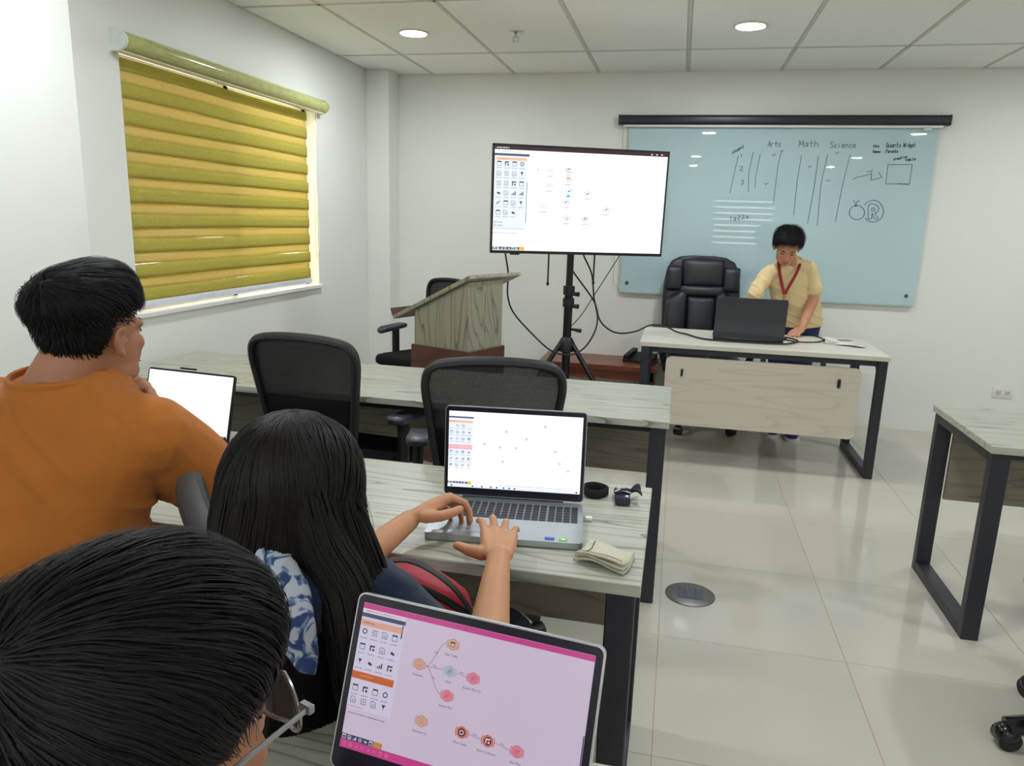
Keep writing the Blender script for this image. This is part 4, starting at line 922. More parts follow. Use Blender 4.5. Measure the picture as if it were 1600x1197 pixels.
# on the teacher's desk
ph = thing('smartphone', 'dark smartphone lying at the back right of the cream desk', 'phone', (1.06, 5.08, .745), -1.25)
MB().prism(rrect(.075, .155, .01, 4), 0, .008).build('body', M_white, ph, True)
MB().prism(rrect(.069, .149, .008, 4), .008, .0088).build('screen_glass', mat('phone_glass', (92, 92, 92), .2), ph)
ad = thing('charging_adapter', 'white charger with bundled cord on the cream desk', 'charger', (.98, 4.95, .745), .3)
MB().box((-.02, 0, .017), (.045, .045, .034), bev=.008).build('plug_body', M_white, ad, True)
MB().cone((-.05, .006, .02), (-.04, .006, .02), .010, n=10).build('plug_face', M_black, ad)
MB().tube(spline([(0, 0, .012), (.03, .02, .022), (.05, -.02, .012), (.01, -.04, .02), (-.03, -.035, .03), (-.035, .02, .036), (.01, .03, .03), (.045, .015, .016), (.03, -.03, .012), (.08, -.035, .006)], 7), .006, 7).build('cord', M_white, ad, True)
tb = thing('paper_sheet', 'thin white sheet lying at the front right of cream desk', 'paper', (1.09, 4.90, .745), -.35)
solid(MB().grid(lambda u, v: Vector(((u - .5) * .16, (v - .5) * .085, .008 + .006 * math.sin(3 * u + 2 * v))), 8, 4).build('sheet', M_white, tb, True), .006)
# foot of a chair at the right edge
bs = thing('chair_base', 'glossy black five-star chair base at the bottom right edge', 'chair base', (1.315, 2.16, 0), 0)
MB().lathe([(.05, .06), (.055, .10), (.04, .12), (.03, .13)]).build('hub', M_gloss if 'M_gloss' in globals() else mat('gloss_black', (16, 18, 22), .12), bs, True)
MB().cone((0, 0, .12), (0, 0, .42), .028, n=14).build('gas_lift', M_black, bs, True)
for k in range(5):
    a = PI + .06 + 2 * PI * k / 5; c, s_ = math.cos(a), math.sin(a)
    lg = MB().tube([(.03 * c, .03 * s_, .10), (.16 * c, .16 * s_, .09), (.29 * c, .29 * s_, .065)], [.035, .030, .024], 10, flat=(1, 1.3)).build('base_arm', MATS['gloss_black'], bs, True)
    MB().cone((.285 * c - .026 * s_, .285 * s_ + .026 * c, .032), (.285 * c + .026 * s_, .285 * s_ - .026 * c, .032), .032, n=16).build('caster', MATS['gloss_black'], lg, True)
    MB().ball((.285 * c, .285 * s_, .045), (.036, .036, .03)).build('caster_hood', MATS['gloss_black'], lg, True)
MB().loft([[(x * g, y * g, zz) for x, y in rrect(.48, .46, .1, 6)] for zz, g in ((.42, .92), (.44, 1), (.48, 1.0), (.50, .9))]).build('seat', M_cloth, bs, True)
# ------------------------------------------------------------------ people
def skin_mat(name, rgb, red=(170, 92, 72)):
    if name in MATS: return MATS[name]
    m = mat(name, rgb, .48, 0, .05, 25, .08, 350, .4)
    b = m.node_tree.nodes['Principled BSDF']
    return m
def hair_mat(name, rgb, rough=.36):
    m = mat(name, rgb, rough, 0, .45, 140, .25, 500, .22)
    return m
class Flesh:
    """overlapping closed solids fused into one smooth continuous surface"""
    def __init__(self): self.m = MB()
    def cap(self, a, ra, b, rb, sub=2, flat=None):
        a, b = Vector(a), Vector(b)
        self.m.ball(a, ra, sub=sub); self.m.ball(b, rb, sub=sub)
        if (b - a).length > 1e-5: self.m.cone(a, b, ra, rb, 18)
        return self
    def chain(self, pts, rs):
        for i in range(len(pts) - 1): self.cap(pts[i], rs[i], pts[i + 1], rs[i + 1])
        return self
    def ell(self, c, r, M=None, sub=3): self.m.ball(c, r, M, sub); return self
    def rings(self, rr, n=28):
        """rr: (centre, side vector*rx, front vector*ry)"""
        self.m.loft([[Vector(c) + Vector(u) * math.cos(2 * PI * i / n) + Vector(v) * math.sin(2 * PI * i / n) for i in range(n)] for c, u, v in rr]); return self
    def fuse(self, name, vox, it=6, fac=.5, disp=None):
        me = self.m.mesh(name)
        o = bpy.data.objects.new('tmp', me); COL.objects.link(o)
        r = o.modifiers.new('r', 'REMESH'); r.mode = 'VOXEL'; r.voxel_size = vox; r.use_smooth_shade = True
        s = o.modifiers.new('s', 'SMOOTH'); s.factor = fac; s.iterations = it
        dg = bpy.context.evaluated_depsgraph_get(); dg.update()
        out = bpy.data.meshes.new_from_object(o.evaluated_get(dg)); out.name = name
        bpy.data.objects.remove(o); bpy.data.meshes.remove(me)
        if disp:
            nn = [v.normal.copy() for v in out.vertices]
            for v, n in zip(out.vertices, nn): v.co += n * disp(v.co)
        out.polygons.foreach_set('use_smooth', [True] * len(out.polygons)); out.materials.clear()
        return out
def head_matrix(c, az, pitch, roll=0, s=1.0):
    """local +y is where the face looks, az clockwise from +Y in degrees, pitch>0 looks down"""
    return Matrix.Translation(c) @ Matrix.Rotation(math.radians(-az), 4, 'Z') @ Matrix.Rotation(math.radians(-pitch), 4, 'X') @ Matrix.Rotation(math.radians(roll), 4, 'Y') @ Matrix.Scale(s, 4)
def head(F, HM):
    T = lambda p: HM @ Vector(p); R = HM.to_3x3(); sc = R.col[0].length; Rn = R.normalized()
    E = lambda c, r, sub=3, M=None: F.ell(T(c), tuple(x * sc for x in r), Rn if M is None else Rn @ M, sub)
    E((0, -.012, .030), (.077, .097, .090)); E((0, .020, -.028), (.066, .073, .082)); E((0, .040, -.085), (.046, .045, .030)); E((0, .058, -.100), (.024, .022, .016))
    for s in (-1, 1):
        E((.038 * s, .060, -.022), (.024, .020, .022)); E((.044 * s, .02, -.07), (.017, .034, .028))
        # ear: disc, rim, lobe
        E((.079 * s, -.008, -.008), (.007, .018, .030), 2, Matrix.Rotation(.35 * s, 3, 'Z'))
        rim = [(.083 * s, .006, .014), (.090 * s, -.006, .024), (.093 * s, -.020, .018), (.092 * s, -.025, 0), (.088 * s, -.018, -.020), (.083 * s, -.006, -.034)]
        for a, b in zip(rim, rim[1:]): F.cap(T(a), .0048 * sc, T(b), .0048 * sc, 1)
        E((.083 * s, -.004, -.033), (.006, .008, .009), 2); E((.080 * s, .008, -.008), (.006, .006, .008), 2)
        F.cap(T((.012 * s, .084, .016)), .011 * sc, T((.046 * s, .072, .016)), .010 * sc, 2)
        E((.012 * s, .094, -.040), (.008, .010, .007), 2)
    F.cap(T((0, .084, .012)), .008 * sc, T((0, .104, -.036)), .0115 * sc, 2)
    F.cap(T((-.018, .082, -.066)), .006 * sc, T((.018, .082, -.066)), .006 * sc, 1); F.cap(T((0, .086, -.065)), .0065 * sc, T((0, .086, -.065)), .0065 * sc, 1)
    F.cap(T((-.014, .079, -.076)), .0065 * sc, T((.014, .079, -.076)), .0065 * sc, 1)
def face_marks(HM, par, hm, lids=True, closed=False):
    """eyes, brows and the mouth line as parts of the person"""
    dz = .003 if closed else 0
    T = lambda p: HM @ Vector(p); sc = HM.to_3x3().col[0].length
    for s in (-1, 1):
        e = MB().ball(T((.030 * s, .071, .000)), .0125 * sc).build('eyelid' if closed else 'eye', SK_T if closed else mat('eye_white', (215, 205, 195), .2), par, True)
        if not closed: MB().ball(T((.030 * s, .0795, -.002)), .0052 * sc).build('iris', mat('iris_dark', (28, 18, 14), .15), e, True)
        MB().tube([T(p) for p in ((.013 * s, .0905, .017), (.030 * s, .0875, .0215), (.050 * s, .0755, .017))], [.0028 * sc, .0036 * sc, .0015 * sc], 6).build('eyebrow', hm, par, True)
        if lids: MB().tube([T(p) for p in ((.017 * s, .0815, -.001 - dz), (.030 * s, .0845, .0035 - dz * 2.4), (.044 * s, .0765, -dz))], (.0024 if closed else .0016) * sc, 6).build('eyelash_line', hm, par, True)
    MB().tube([T(p) for p in ((-.022, .0835, -.0705), (0, .0915, -.0705), (.022, .0835, -.0705))], .0014 * sc, 6).build('mouth_line', mat('lip_line', (110, 58, 50), .6), par, True)
def hand(F, wrist, fwd, up, thumb_side, curl, splay=.0, thumb=None, s=1.0, fl=1.0):
    """palm, four jointed fingers and a thumb; curl = (knuckle, middle, end) bends; thumb_side +1: thumb on the local +x"""
    y = Vector(fwd).normalized(); z = Vector(up); z = (z - y * z.dot(y)).normalized(); x = y.cross(z)
    W = Vector(wrist)
    P = lambda a, b, c: W + (x * a + y * b + z * c) * s
    k = thumb_side
    spec = [(.027, .086, .072, .0086), (.009, .090, .080, .0088), (-.010, .086, .074, .0084), (-.027, .078, .058, .0074)]
    tips = []
    for i, (fx, fy, L, r) in enumerate(spec):
        fx *= k
        F.cap(P(fx * .55, .004, 0), .0135 * s, P(fx, fy, .003), .0112 * s)
        p = P(fx, fy, .003); ang = 0; rr = r
        sp_ = splay * (1.5 - i) * k
        for j, fr in enumerate((.46, .30, .24)):
            c = curl[j] if not isinstance(curl[j], (list, tuple)) else curl[j][i]
            ang += c
            d = (y * math.cos(ang) + x * math.sin(sp_) * math.cos(ang) - z * math.sin(ang)).normalized()
            q = p + d * (L * fr * s * fl)
            F.cap(p, rr * s, q, rr * .9 * s); p = q; rr *= .9
        tips.append(p)
    F.ell(P(0, .045, -.004), (.036 * s, .045 * s, .013 * s), Matrix((x, y, z)).transposed())
    th = thumb or [(.030, .018, -.006), (.052, .045, -.012), (.060, .072, -.016), (.056, .092, -.02)]
    pts = [P(a * k, b, c) for a, b, c in th]; rs = [.0145 * s, .0115 * s, .0100 * s, .0082 * s]
    F.chain(pts, rs)
    return tips, pts[-1]
# ---- hair
def ellip(d, off, c, R): return Vector((c[0] + (R[0] + off) * d.x, c[1] + (R[1] + off) * d.y, c[2] + (R[2] + off) * d.z))
SCALP_C, SCALP_R = (0, -.012, .032), (.079, .099, .092)
def hair_cap(HM, keep, vol, m, par, sub=5, c=SCALP_C, R=SCALP_R, rough=.004, fs=60):
    b = bmesh.new(); bmesh.ops.create_icosphere(b, subdivisions=sub, radius=1)
    kill = [v for v in b.verts if keep(v.co) <= 0]
    bmesh.ops.delete(b, geom=kill, context='VERTS')
    for v in b.verts:
        d = v.co.normalized(); o = vol(d) + rough * noise.noise(Vector((d.x * 6, d.y * 6, d.z * 6))) + rough * .5 * noise.noise(Vector((d.x * 16, d.y * 5, d.z * 16)))
        k = min(1, keep(d) / .25); v.co = HM @ ellip(d, max(o * k, .0006), c, R)
    me = bpy.data.meshes.new('hair'); b.to_mesh(me); b.free()
    me.polygons.foreach_set('use_smooth', [True] * len(me.polygons))
    o = link('hair', me, m, par); return o
def strands(HM, keep, vol, flow, n, length, m, par, steps=9, width=.0009, c=SCALP_C, R=SCALP_R, hang=None, seed=3, lift=.006, name='hair_strands', kmin=0):
    rnd = random.Random(seed); bm = bmesh.new()
    inv = HM.to_3x3().normalized().inverted(); down = inv @ Vector((0, 0, -1)); sc = HM.to_3x3().col[0].length
    made = 0; i = 0; G = PI * (3 - math.sqrt(5)); tot = int(n * 2.2)
    for i in range(tot):
        zz = 1 - 2 * (i + .5) / tot; a = G * i; r = math.sqrt(1 - zz * zz)
        d = Vector((r * math.cos(a), r * math.sin(a), zz)); d = (d + Vector((rnd.uniform(-.03, .03), rnd.uniform(-.03, .03), rnd.uniform(-.03, .03)))).normalized()
        kf = keep(d)
        if kf <= kmin or rnd.random() > min(1, .25 + kf * 3): continue
        L = length(d, rnd); st = L / steps; cl = noise.noise(d * 9) ; lf = lift * (rnd.random() ** 2)
        pts = []; free = None; jit = Vector((rnd.uniform(-1, 1), rnd.uniform(-1, 1), rnd.uniform(-1, 1))) * .12
        for s in range(steps + 1):
            t = s / steps
            if free is None:
                off = vol(d) * min(1, kf / .25) + lf * math.sin(min(1, t * 1.3) * PI / 2) + .0012 + .002 * cl
                p = ellip(d, off, c, R); pts.append((HM @ p, (HM.to_3x3() @ d).normalized()))
                f = flow(d) + jit + Vector((noise.noise(d * 5), noise.noise(d * 5 + Vector((9, 0, 0))), noise.noise(d * 5 + Vector((0, 9, 0))))) * .35
                f = f - d * f.dot(d)
                if f.length < 1e-4: f = Vector((0, 0, -1)) - d * -d.z
                f.normalize(); dn = (d + f * (st / .09)).normalized()
                if hang is not None and dn.z < hang: free = p.copy(); fd = d.copy()
                d = dn
            else:
                wob = Vector((math.sin(9 * t + cl * 6) * .004, math.cos(7 * t + cl * 5) * .004, 0))
                free = free + down * st + wob * .6 + Vector((fd.x, fd.y, 0)) * .0015
                pts.append((HM @ free, (HM.to_3x3() @ fd).normalized()))
        prev = None
        for s, (p, nn) in enumerate(pts):
            t = s / (len(pts) - 1); w = width * sc * (1 - .75 * t ** 2)
            tg = (pts[min(s + 1, len(pts) - 1)][0] - pts[max(s - 1, 0)][0])
            sd = tg.cross(nn)
            sd = sd.normalized() * w if sd.length > 1e-9 else Vector((w, 0, 0))
            cur = (bm.verts.new(p - sd), bm.verts.new(p + nn * w * .5), bm.verts.new(p + sd))
            if prev:
                bm.faces.new((prev[0], prev[1], cur[1], cur[0])); bm.faces.new((prev[1], prev[2], cur[2], cur[1]))
            prev = cur
        made += 1
    me = bpy.data.meshes.new(name); bm.to_mesh(me); bm.free()
    me.polygons.foreach_set('use_smooth', [True] * len(me.polygons))
    o = link(name, me, m, par); o['kind'] = 'stuff'
    return o
def lock_strands(path, radii, n, m, par, width=.0011, seed=1, name='hair_strands'):
    """ribbons following a lock of hair"""
    rnd = random.Random(seed); bm = bmesh.new(); P = spline(path, 6); k = len(P)
    rad = [radii[min(int(i / 6), len(radii) - 1)] + (radii[min(int(i / 6) + 1, len(radii) - 1)] - radii[min(int(i / 6), len(radii) - 1)]) * ((i % 6) / 6) for i in range(k)]
    for _ in range(n):
        a = rnd.uniform(0, 2 * PI); rr = rnd.uniform(.8, 1.12); prev = None; tw = rnd.uniform(-.5, .5); s0 = rnd.randint(0, 5)
        e = k - rnd.randint(0, 6)
        for i in range(s0, e):
            t = (P[min(i + 1, k - 1)] - P[max(i - 1, 0)]).normalized(); u = Vector((1, 0, 0)); u = (u - t * u.dot(t)).normalized(); w = t.cross(u)
            ang = a + tw * i / k; nn = u * math.cos(ang) + w * math.sin(ang)
            c = P[i] + nn * rad[i] * rr; sd = t.cross(nn) * width * (1 - .7 * (i / k) ** 2)
            cur = (bm.verts.new(c - sd), bm.verts.new(c + nn * width * .5), bm.verts.new(c + sd))
            if prev: bm.faces.new((prev[0], prev[1], cur[1], cur[0])); bm.faces.new((prev[1], prev[2], cur[2], cur[1]))
            prev = cur
    me = bpy.data.meshes.new(name); bm.to_mesh(me); bm.free(); me.polygons.foreach_set('use_smooth', [True] * len(me.polygons))
    o = link(name, me, m, par); o['kind'] = 'stuff'; return o
def sstep(a, b, x):
    t = max(0, min(1, (x - a) / (b - a))); return t * t * (3 - 2 * t)
def person(name, label, me, m):
    o = link(name, me, m); return tag(o, label, 'person')
def folds(amp, freq, vec, seed=0):
    """broad undulation plus sharp creases running across vec"""
    vec = Vector(vec)
    def f(p):
        q = Vector((p.x * 3, p.y * 3, p.z * 3)) + Vector((seed, 0, 0))
        w = noise.noise(q * .8)
        ph = p.dot(vec) * freq + w * 5.0
        cr = (1 - abs(math.sin(ph))) ** 3
        mk = max(0, noise.noise(q * 1.7 + Vector((0, 5, 0))) + .12)
        return amp * cr * mk * 2.2 + amp * 1.2 * noise.noise(q * 1.4)
    return f
SK_M = skin_mat('skin_tan', (172, 120, 92)); SK_G = skin_mat('skin_light_tan', (200, 144, 108)); SK_T = skin_mat('skin_brown', (198, 140, 108))
HR = hair_mat('hair_black', (7, 7, 10), .5); HRB = hair_mat('hair_dark_brown', (15, 11, 11), .46)

# ============ person in the orange shirt
HM = head_matrix((-1.122, 1.235, 1.202), 10, -3, 0, .96)
F = Flesh(); head(F, HM)
hp = Vector((-1.15, 1.18, 1.10))
F.cap(HM @ Vector((0, -.030, -.02)), .062, (-1.165, 1.175, 1.085), .070)
F.rings([((-1.22, 1.10, .44), (.17, 0, 0), (0, .11, 0)), ((-1.21, 1.10, .62), (.155, 0, 0), (0, .105, 0)), ((-1.19, 1.12, .85), (.18, 0, 0), (0, .11, 0)), ((-1.17, 1.15, 1.0), (.19, 0, 0), (0, .10, 0)), ((-1.165, 1.165, 1.075), (.12, 0, 0), (0, .075, 0))])
F.chain([(-.965, 1.20, 1.02), (-.925, 1.40, .80)], [.058, .046])
F.chain([(-.925, 1.40, .80), (-1.00, 1.52, .785), (-1.10, 1.63, .785)], [.046, .038, .028])
hand(F, (-1.10, 1.63, .785), (-.5, .8, 0), (0, 0, 1), -1, (.3, .4, .3), .05)
F.chain([(-1.375, 1.19, 1.02), (-1.30, 1.43, .80), (-1.165, 1.395, .985)], [.058, .045, .030])
hand(F, (-1.165, 1.392, .99), (.45, -.18, .80), (.35, .85, .2), 1, (.75, 1.1, .6), 0, [(.028, .012, -.006), (.046, .032, -.016), (.046, .055, -.02), (.040, .072, -.022)], .95)
for s in (-1, 1):
    F.chain([(-1.22 + s * .09, 1.10, .50), (-1.22 + s * .12, 1.52, .52), (-1.22 + s * .12, 1.54, .10)], [.085, .062, .045])
    F.chain([(-1.22 + s * .12, 1.53, .06), (-1.22 + s * .12, 1.70, .045)], [.042, .035])
pm = person('person', 'person in orange shirt with short black hair, chin on hand, watching the television', F.fuse('person', .005, 5), SK_M)
face_marks(HM, pm, HR)
# shirt
F = Flesh()
F.rings([((-1.21, 1.11, .55), (.19, .0, 0), (0, .135, 0)), ((-1.205, 1.11, .68), (.20, .01, 0), (0, .138, 0)), ((-1.19, 1.125, .85), (.215, .01, 0), (0, .138, 0)), ((-1.175, 1.15, .98), (.232, .01, 0), (0, .128, 0)), ((-1.17, 1.165, 1.055), (.215, .01, 0), (0, .11, 0)), ((-1.165, 1.17, 1.10), (.15, .01, 0), (0, .095, 0)), ((-1.16, 1.18, 1.128), (.088, 0, .004), (0, .080, .004))])
F.chain([(-.985, 1.195, 1.015), (-.955, 1.26, .95), (-.925, 1.355, .845)], [.082, .083, .079])
F.cap((-1.06, 1.175, 1.055), .062, (-.975, 1.19, 1.015), .082)
F.chain([(-1.365, 1.185, 1.02), (-1.41, 1.27, .91), (-1.45, 1.34, .84)], [.082, .08, .072]); F.cap((-1.28, 1.175, 1.06), .062, (-1.36, 1.185, 1.02), .082)
fz = folds(.0105, 42, (.62, .1, .78), 3)
M_or = mat('orange_cotton', (176, 106, 43), .85, 0, .07, 9, .25, 160, .2, sheen=.1)
sh = link('shirt', F.fuse('shirt', .0055, 6, .5, fz), M_or, pm)
MB().tube([(-1.16 + .090 * math.cos(a), 1.18 + .082 * math.sin(a), 1.126 + .008 * math.sin(a)) for a in [2 * PI * i / 32 for i in range(32)]], .0095, 8, True, flat=(1.0, .55)).build('collar', M_or, sh, True)
F = Flesh()
F.rings([((-1.22, 1.10, .42), (.19, 0, 0), (0, .14, 0)), ((-1.215, 1.10, .60), (.18, 0, 0), (0, .13, 0))])
for s in (-1, 1): F.chain([(-1.22 + s * .09, 1.10, .50), (-1.22 + s * .12, 1.53, .525), (-1.22 + s * .12, 1.545, .12)], [.095, .075, .06])
link('trousers', F.fuse('trousers', .008, 4), mat('dark_denim', (36, 40, 54), .85), pm)
# hair: faded sides, full wavy top
def kp(d):
    low = -.86 if d.y < -.45 else (-.86 + .80 * sstep(-.45, .0, d.y))
    if d.y > .0: low = -.06 + .62 * sstep(.42, .85, d.y)
    return d.z - low
def vl(d): return .0015 + .020 * sstep(-.15, .55, d.z) + .016 * sstep(.35, .8, d.z) * sstep(-.2, .6, d.y) + .008 * sstep(-.2, .4, d.z) * sstep(-.1, -.7, d.y)
hc = hair_cap(HM, lambda d: kp(d) - .16 + .06 * noise.noise(d * 14), vl, HR, pm, 6, rough=.007)
cr = Vector((.1, -.62, .78))
strands(HM, kp, vl, lambda d: (d - cr).normalized() + Vector((.5, .6, .15)) * sstep(.3, .8, d.z), 6500, lambda d, r: .005 + .012 * sstep(.1, .45, kp(d)) + .036 * sstep(.25, .7, d.z) * r.uniform(.6, 1.3), HR, hc, 6, .0010, lift=.009, seed=5)

# ============ person with long hair and navy hoodie
GH = Vector((-.522, .925, 1.028))
HM = head_matrix(GH, 14, 16, 0, .98)
F = Flesh(); head(F, HM)
F.cap(HM @ Vector((0, -.03, -.03)), .050, (-.525, .955, .94), .056)
F.rings([((-.45, 1.08, .44), (.155, -.04, 0), (.03, .10, 0)), ((-.46, 1.05, .62), (.125, -.03, 0), (.025, .088, 0)), ((-.50, 1.0, .82), (.145, -.035, 0), (.03, .095, 0)), ((-.52, .965, .92), (.13, -.03, 0), (.02, .08, 0)), ((-.525, .955, .96), (.07, -.02, 0), (.02, .06, 0))])
F.chain([(-.66, .995, .895), (-.665, 1.10, .765), (-.60, 1.20, .762), (-.540, 1.450, .792)], [.046, .041, .038, .0235])
F.chain([(-.38, .925, .895), (-.265, .985, .735), (-.262, 1.06, .745), (-.305, 1.325, .796)], [.046, .042, .040, .0225])
# left hand arched over the left of the keyboard, right hand flat over the touchpad
hand(F, (-.537, 1.457, .797), (.52, .80, .16), (-.45, .15, .85), 1, ([.75, .70, .65, .6], [.75, .8, .8, .8], [.45, .45, .45, .45]), .10, [(.026, .014, -.010), (.048, .036, -.022), (.054, .062, -.026), (.048, .085, -.027)], 1.08, 1.08)
hand(F, (-.306, 1.322, .798), (-.22, .95, .03), (.05, -.03, 1), -1, ([-.08, -.12, -.08, -.02], [.34, .36, .36, .40], [.3, .3, .3, .3]), .13, [(.028, .016, -.006), (.052, .034, -.012), (.068, .050, -.014), (.080, .060, -.015)], 1.08, 1.18)
for s in (-1, 1):
    F.chain([(-.45 + s * .08, 1.08, .50), (-.42 + s * .10, 1.46, .52), (-.42 + s * .10, 1.48, .10)], [.08, .058, .04]); F.chain([(-.42 + s * .10, 1.47, .055), (-.42 + s * .10, 1.63, .04)], [.038, .032])
pg = person('person', 'person with long dark hair in navy hoodie typing on the silver laptop', F.fuse('person', .0034, 5), SK_G)
face_marks(HM, pg, HRB)
F = Flesh()
F.rings([((-.45, 1.075, .46), (.18, -.04, 0), (.03, .13, 0)), ((-.46, 1.045, .64), (.16, -.04, 0), (.03, .115, 0)), ((-.50, .995, .82), (.175, -.045, 0), (.03, .118, 0)), ((-.52, .965, .91), (.165, -.04, 0), (.025, .10, 0)), ((-.525, .955, .955), (.09, -.02, 0), (.02, .075, 0))])
F.chain([(-.645, .99, .888), (-.675, 1.085, .785), (-.65, 1.13, .766)], [.066, .058, .054]); F.chain([(-.395, .925, .888), (-.285, .978, .762), (-.266, 1.01, .746)], [.066, .058, .054])
M_nv = mat('navy_fleece', (30, 40, 66), .95, 0, .15, 60, .5, 500, .15, sheen=.2)
sh = link('hoodie', F.fuse('hoodie', .006, 5, .5, folds(.004, 45, (.4, .3, .8), 8)), M_nv, pg)
# hood lying on the back, patterned lining turned out on the right
F = Flesh()
F.chain([(-.63, .93, .955), (-.60, .865, .968), (-.545, .835, .968), (-.485, .84, .945), (-.435, .865, .93)], [.040, .050, .056, .048, .038])
F.ell((-.535, .845, .915), (.105, .055, .065))
hd_ = link('hood', F.fuse('hood', .005, 6, .5, folds(.004, 40, (.7, .2, .5), 2)), M_nv, pg)
def pattern_mat():
    m = bpy.data.materials.new('blue_on_white_print'); m.use_nodes = True; N = m.node_tree.nodes; Lk = m.node_tree.links
    b = N['Principled BSDF']; b.inputs['Roughness'].default_value = .85
    tc = N.new('ShaderNodeTexCoord'); nz = N.new('ShaderNodeTexNoise'); nz.inputs['Scale'].default_value = 26; nz.inputs['Detail'].default_value = 2; nz.inputs['Distortion'].default_value = 2.2
    Lk.new(tc.outputs['Object'], nz.inputs['Vector'])
    c = N.new('ShaderNodeValToRGB'); e = c.color_ramp.elements; c.color_ramp.interpolation = 'EASE'
    e[0].position = .40; e[0].color = lin((44, 62, 112)); e[1].position = .50; e[1].color = lin((178, 186, 198))
    x = e.new(.455); x.color = lin((96, 118, 156))
    Lk.new(nz.outputs['Fac'], c.inputs[0]); Lk.new(c.outputs[0], b.inputs['Base Color']); return m
F = Flesh()
sd = Vector((.85, .30, -.25)).normalized(); fr = Vector((-.25, -.75, .55)).normalized()
F.rings([(Vector(c) + fr * .022 + Vector((.022, .008, .004)), sd * a, fr * b) for c, a, b in (((-.515, .835, 1.005), .012, .008), ((-.508, .825, .992), .030, .016), ((-.492, .812, .960), .040, .019), ((-.476, .80, .915), .036, .018), ((-.462, .795, .875), .028, .015), ((-.448, .79, .845), .012, .008))])
lo_ = link('hood_lining', F.fuse('hood_lining', .004, 5, .5, folds(.005, 90, (.8, .1, -.5), 4)), pattern_mat(), pg)
F = Flesh()
F.rings([((-.45, 1.08, .42), (.185, -.04, 0), (.03, .14, 0)), ((-.455, 1.06, .60), (.17, -.04, 0), (.03, .12, 0))])
for s in (-1, 1): F.chain([(-.45 + s * .08, 1.08, .50), (-.42 + s * .10, 1.47, .525), (-.42 + s * .10, 1.485, .12)], [.09, .07, .052])
link('trousers', F.fuse('trousers', .008, 4), MATS['dark_denim'], pg)
# long straight hair
def kg(d):
    low = -.55 if d.y < .1 else (-.55 + .95 * sstep(.1, .75, d.y)); return d.z - low
def vg(d): return .015 + .006 * sstep(.2, .9, d.z)
hc = hair_cap(HM, kg, vg, HRB, pg, 5, rough=.003)
def gflow(d): return Vector((d.x * 1.4 + (.03 if d.x > 0 else -.03), -.25 * (1 - d.z) - .1, -.6 - (1 - abs(d.z))))
strands(HM, kg, vg, gflow, 7500, lambda d, r: (.27 + (.20 if d.x > .25 else 0)) * r.uniform(.85, 1.05), HRB, hc, 13, .0013, hang=-.12, lift=.006, seed=11)
F = Flesh()   # the mass of hair under the strands: back fall and the lock over the right shoulder
Tl = lambda p: HM @ Vector(p)
F.rings([(Tl((0, -.02, .02)), (.080, -.02, 0), (.025, .085, 0)), (GH + Vector((-.008, -.012, -.05)), (.099, -.022, 0), (.022, .097, 0)), (GH + Vector((-.012, -.005, -.10)), (.103, -.022, 0), (.02, .088, 0)), (GH + Vector((-.01, .0, -.15)), (.092, -.02, 0), (.018, .066, 0))])
F.chain([GH + Vector((.072, .0, -.02)), GH + Vector((.098, .0, -.10)), GH + Vector((.118, -.012, -.20)), GH + Vector((.128, -.01, -.30)), GH + Vector((.125, 0, -.38))], [.030, .038, .036, .028, .014])
LK = [GH + Vector((.045, -.055, .05)), GH + Vector((.070, -.062, -.02)), (-.418, .858, .955), (-.398, .846, .90), (-.386, .842, .82), (-.380, .85, .75), (-.378, .86, .69)]
F.chain(LK, [.026, .030, .030, .031, .029, .022, .006])
lock_strands(LK, [.030, .034, .034, .035, .034, .028, .012], 900, HRB, hc, seed=4)
LK2 = [GH + Vector((.060, .0, .03)), GH + Vector((.082, .0, -.04)), GH + Vector((.098, .0, -.10)), GH + Vector((.118, -.012, -.20)), GH + Vector((.128, -.01, -.30)), GH + Vector((.125, 0, -.38))]
lock_strands(LK2, [.030, .036, .041, .039, .031, .016], 900, HRB, hc, seed=9)
link('hair_fall', F.fuse('hair_fall', .005, 6, .5, lambda p: .0018 * math.sin(p.x * 520 + 5 * noise.noise(p * 8))), HRB, hc)

# ============ near person in the foreground, seen from behind
RC = Vector((-.346, .378, 1.078))
HM = head_matrix(RC, 20, -3, 2, .98)
F = Flesh(); head(F, HM)
F.cap(HM @ Vector((0, -.04, -.03)), .060, (-.40, .27, .945), .064)
F.rings([((-.44, .10, .46), (.17, -.05, 0), (.04, .115, 0)), ((-.435, .12, .70), (.165, -.05, 0), (.04, .11, 0)), ((-.42, .19, .90), (.17, -.05, 0), (.04, .10, 0)), ((-.405, .235, .965), (.09, -.03, 0), (.03, .07, 0))])
F.chain([(-.58, .27, .90), (-.60, .38, .80), (-.42, .60, .785)], [.055, .044, .030]); F.chain([(-.24, .14, .90), (-.16, .30, .79), (-.20, .56, .785)], [.055, .044, .030])
hand(F, (-.42, .60, .785), (.45, .85, 0), (0, 0, 1), 1, (.3, .45, .3), .06); hand(F, (-.20, .56, .785), (-.1, 1, 0), (0, 0, 1), -1, (.3, .45, .3), .06)
for s in (-1, 1): F.chain([(-.44 + s * .09, .10, .52), (-.42 + s * .11, .50, .53), (-.42 + s * .11, .52, .10)], [.085, .062, .045]); F.chain([(-.42 + s * .11, .52, .06), (-.42 + s * .11, .68, .045)], [.042, .035])
pr = person('person', 'dark-haired person with glasses in the near foreground, seen from behind', F.fuse('person', .005, 4), SK_M)
face_marks(HM, pr, HR)
F = Flesh()
F.rings([((-.44, .10, .46), (.20, -.05, 0), (.04, .15, 0)), ((-.435, .12, .70), (.195, -.05, 0), (.04, .14, 0)), ((-.42, .185, .885), (.20, -.06, 0), (.04, .125, 0)), ((-.405, .235, .95), (.10, -.03, 0), (.03, .08, 0))])
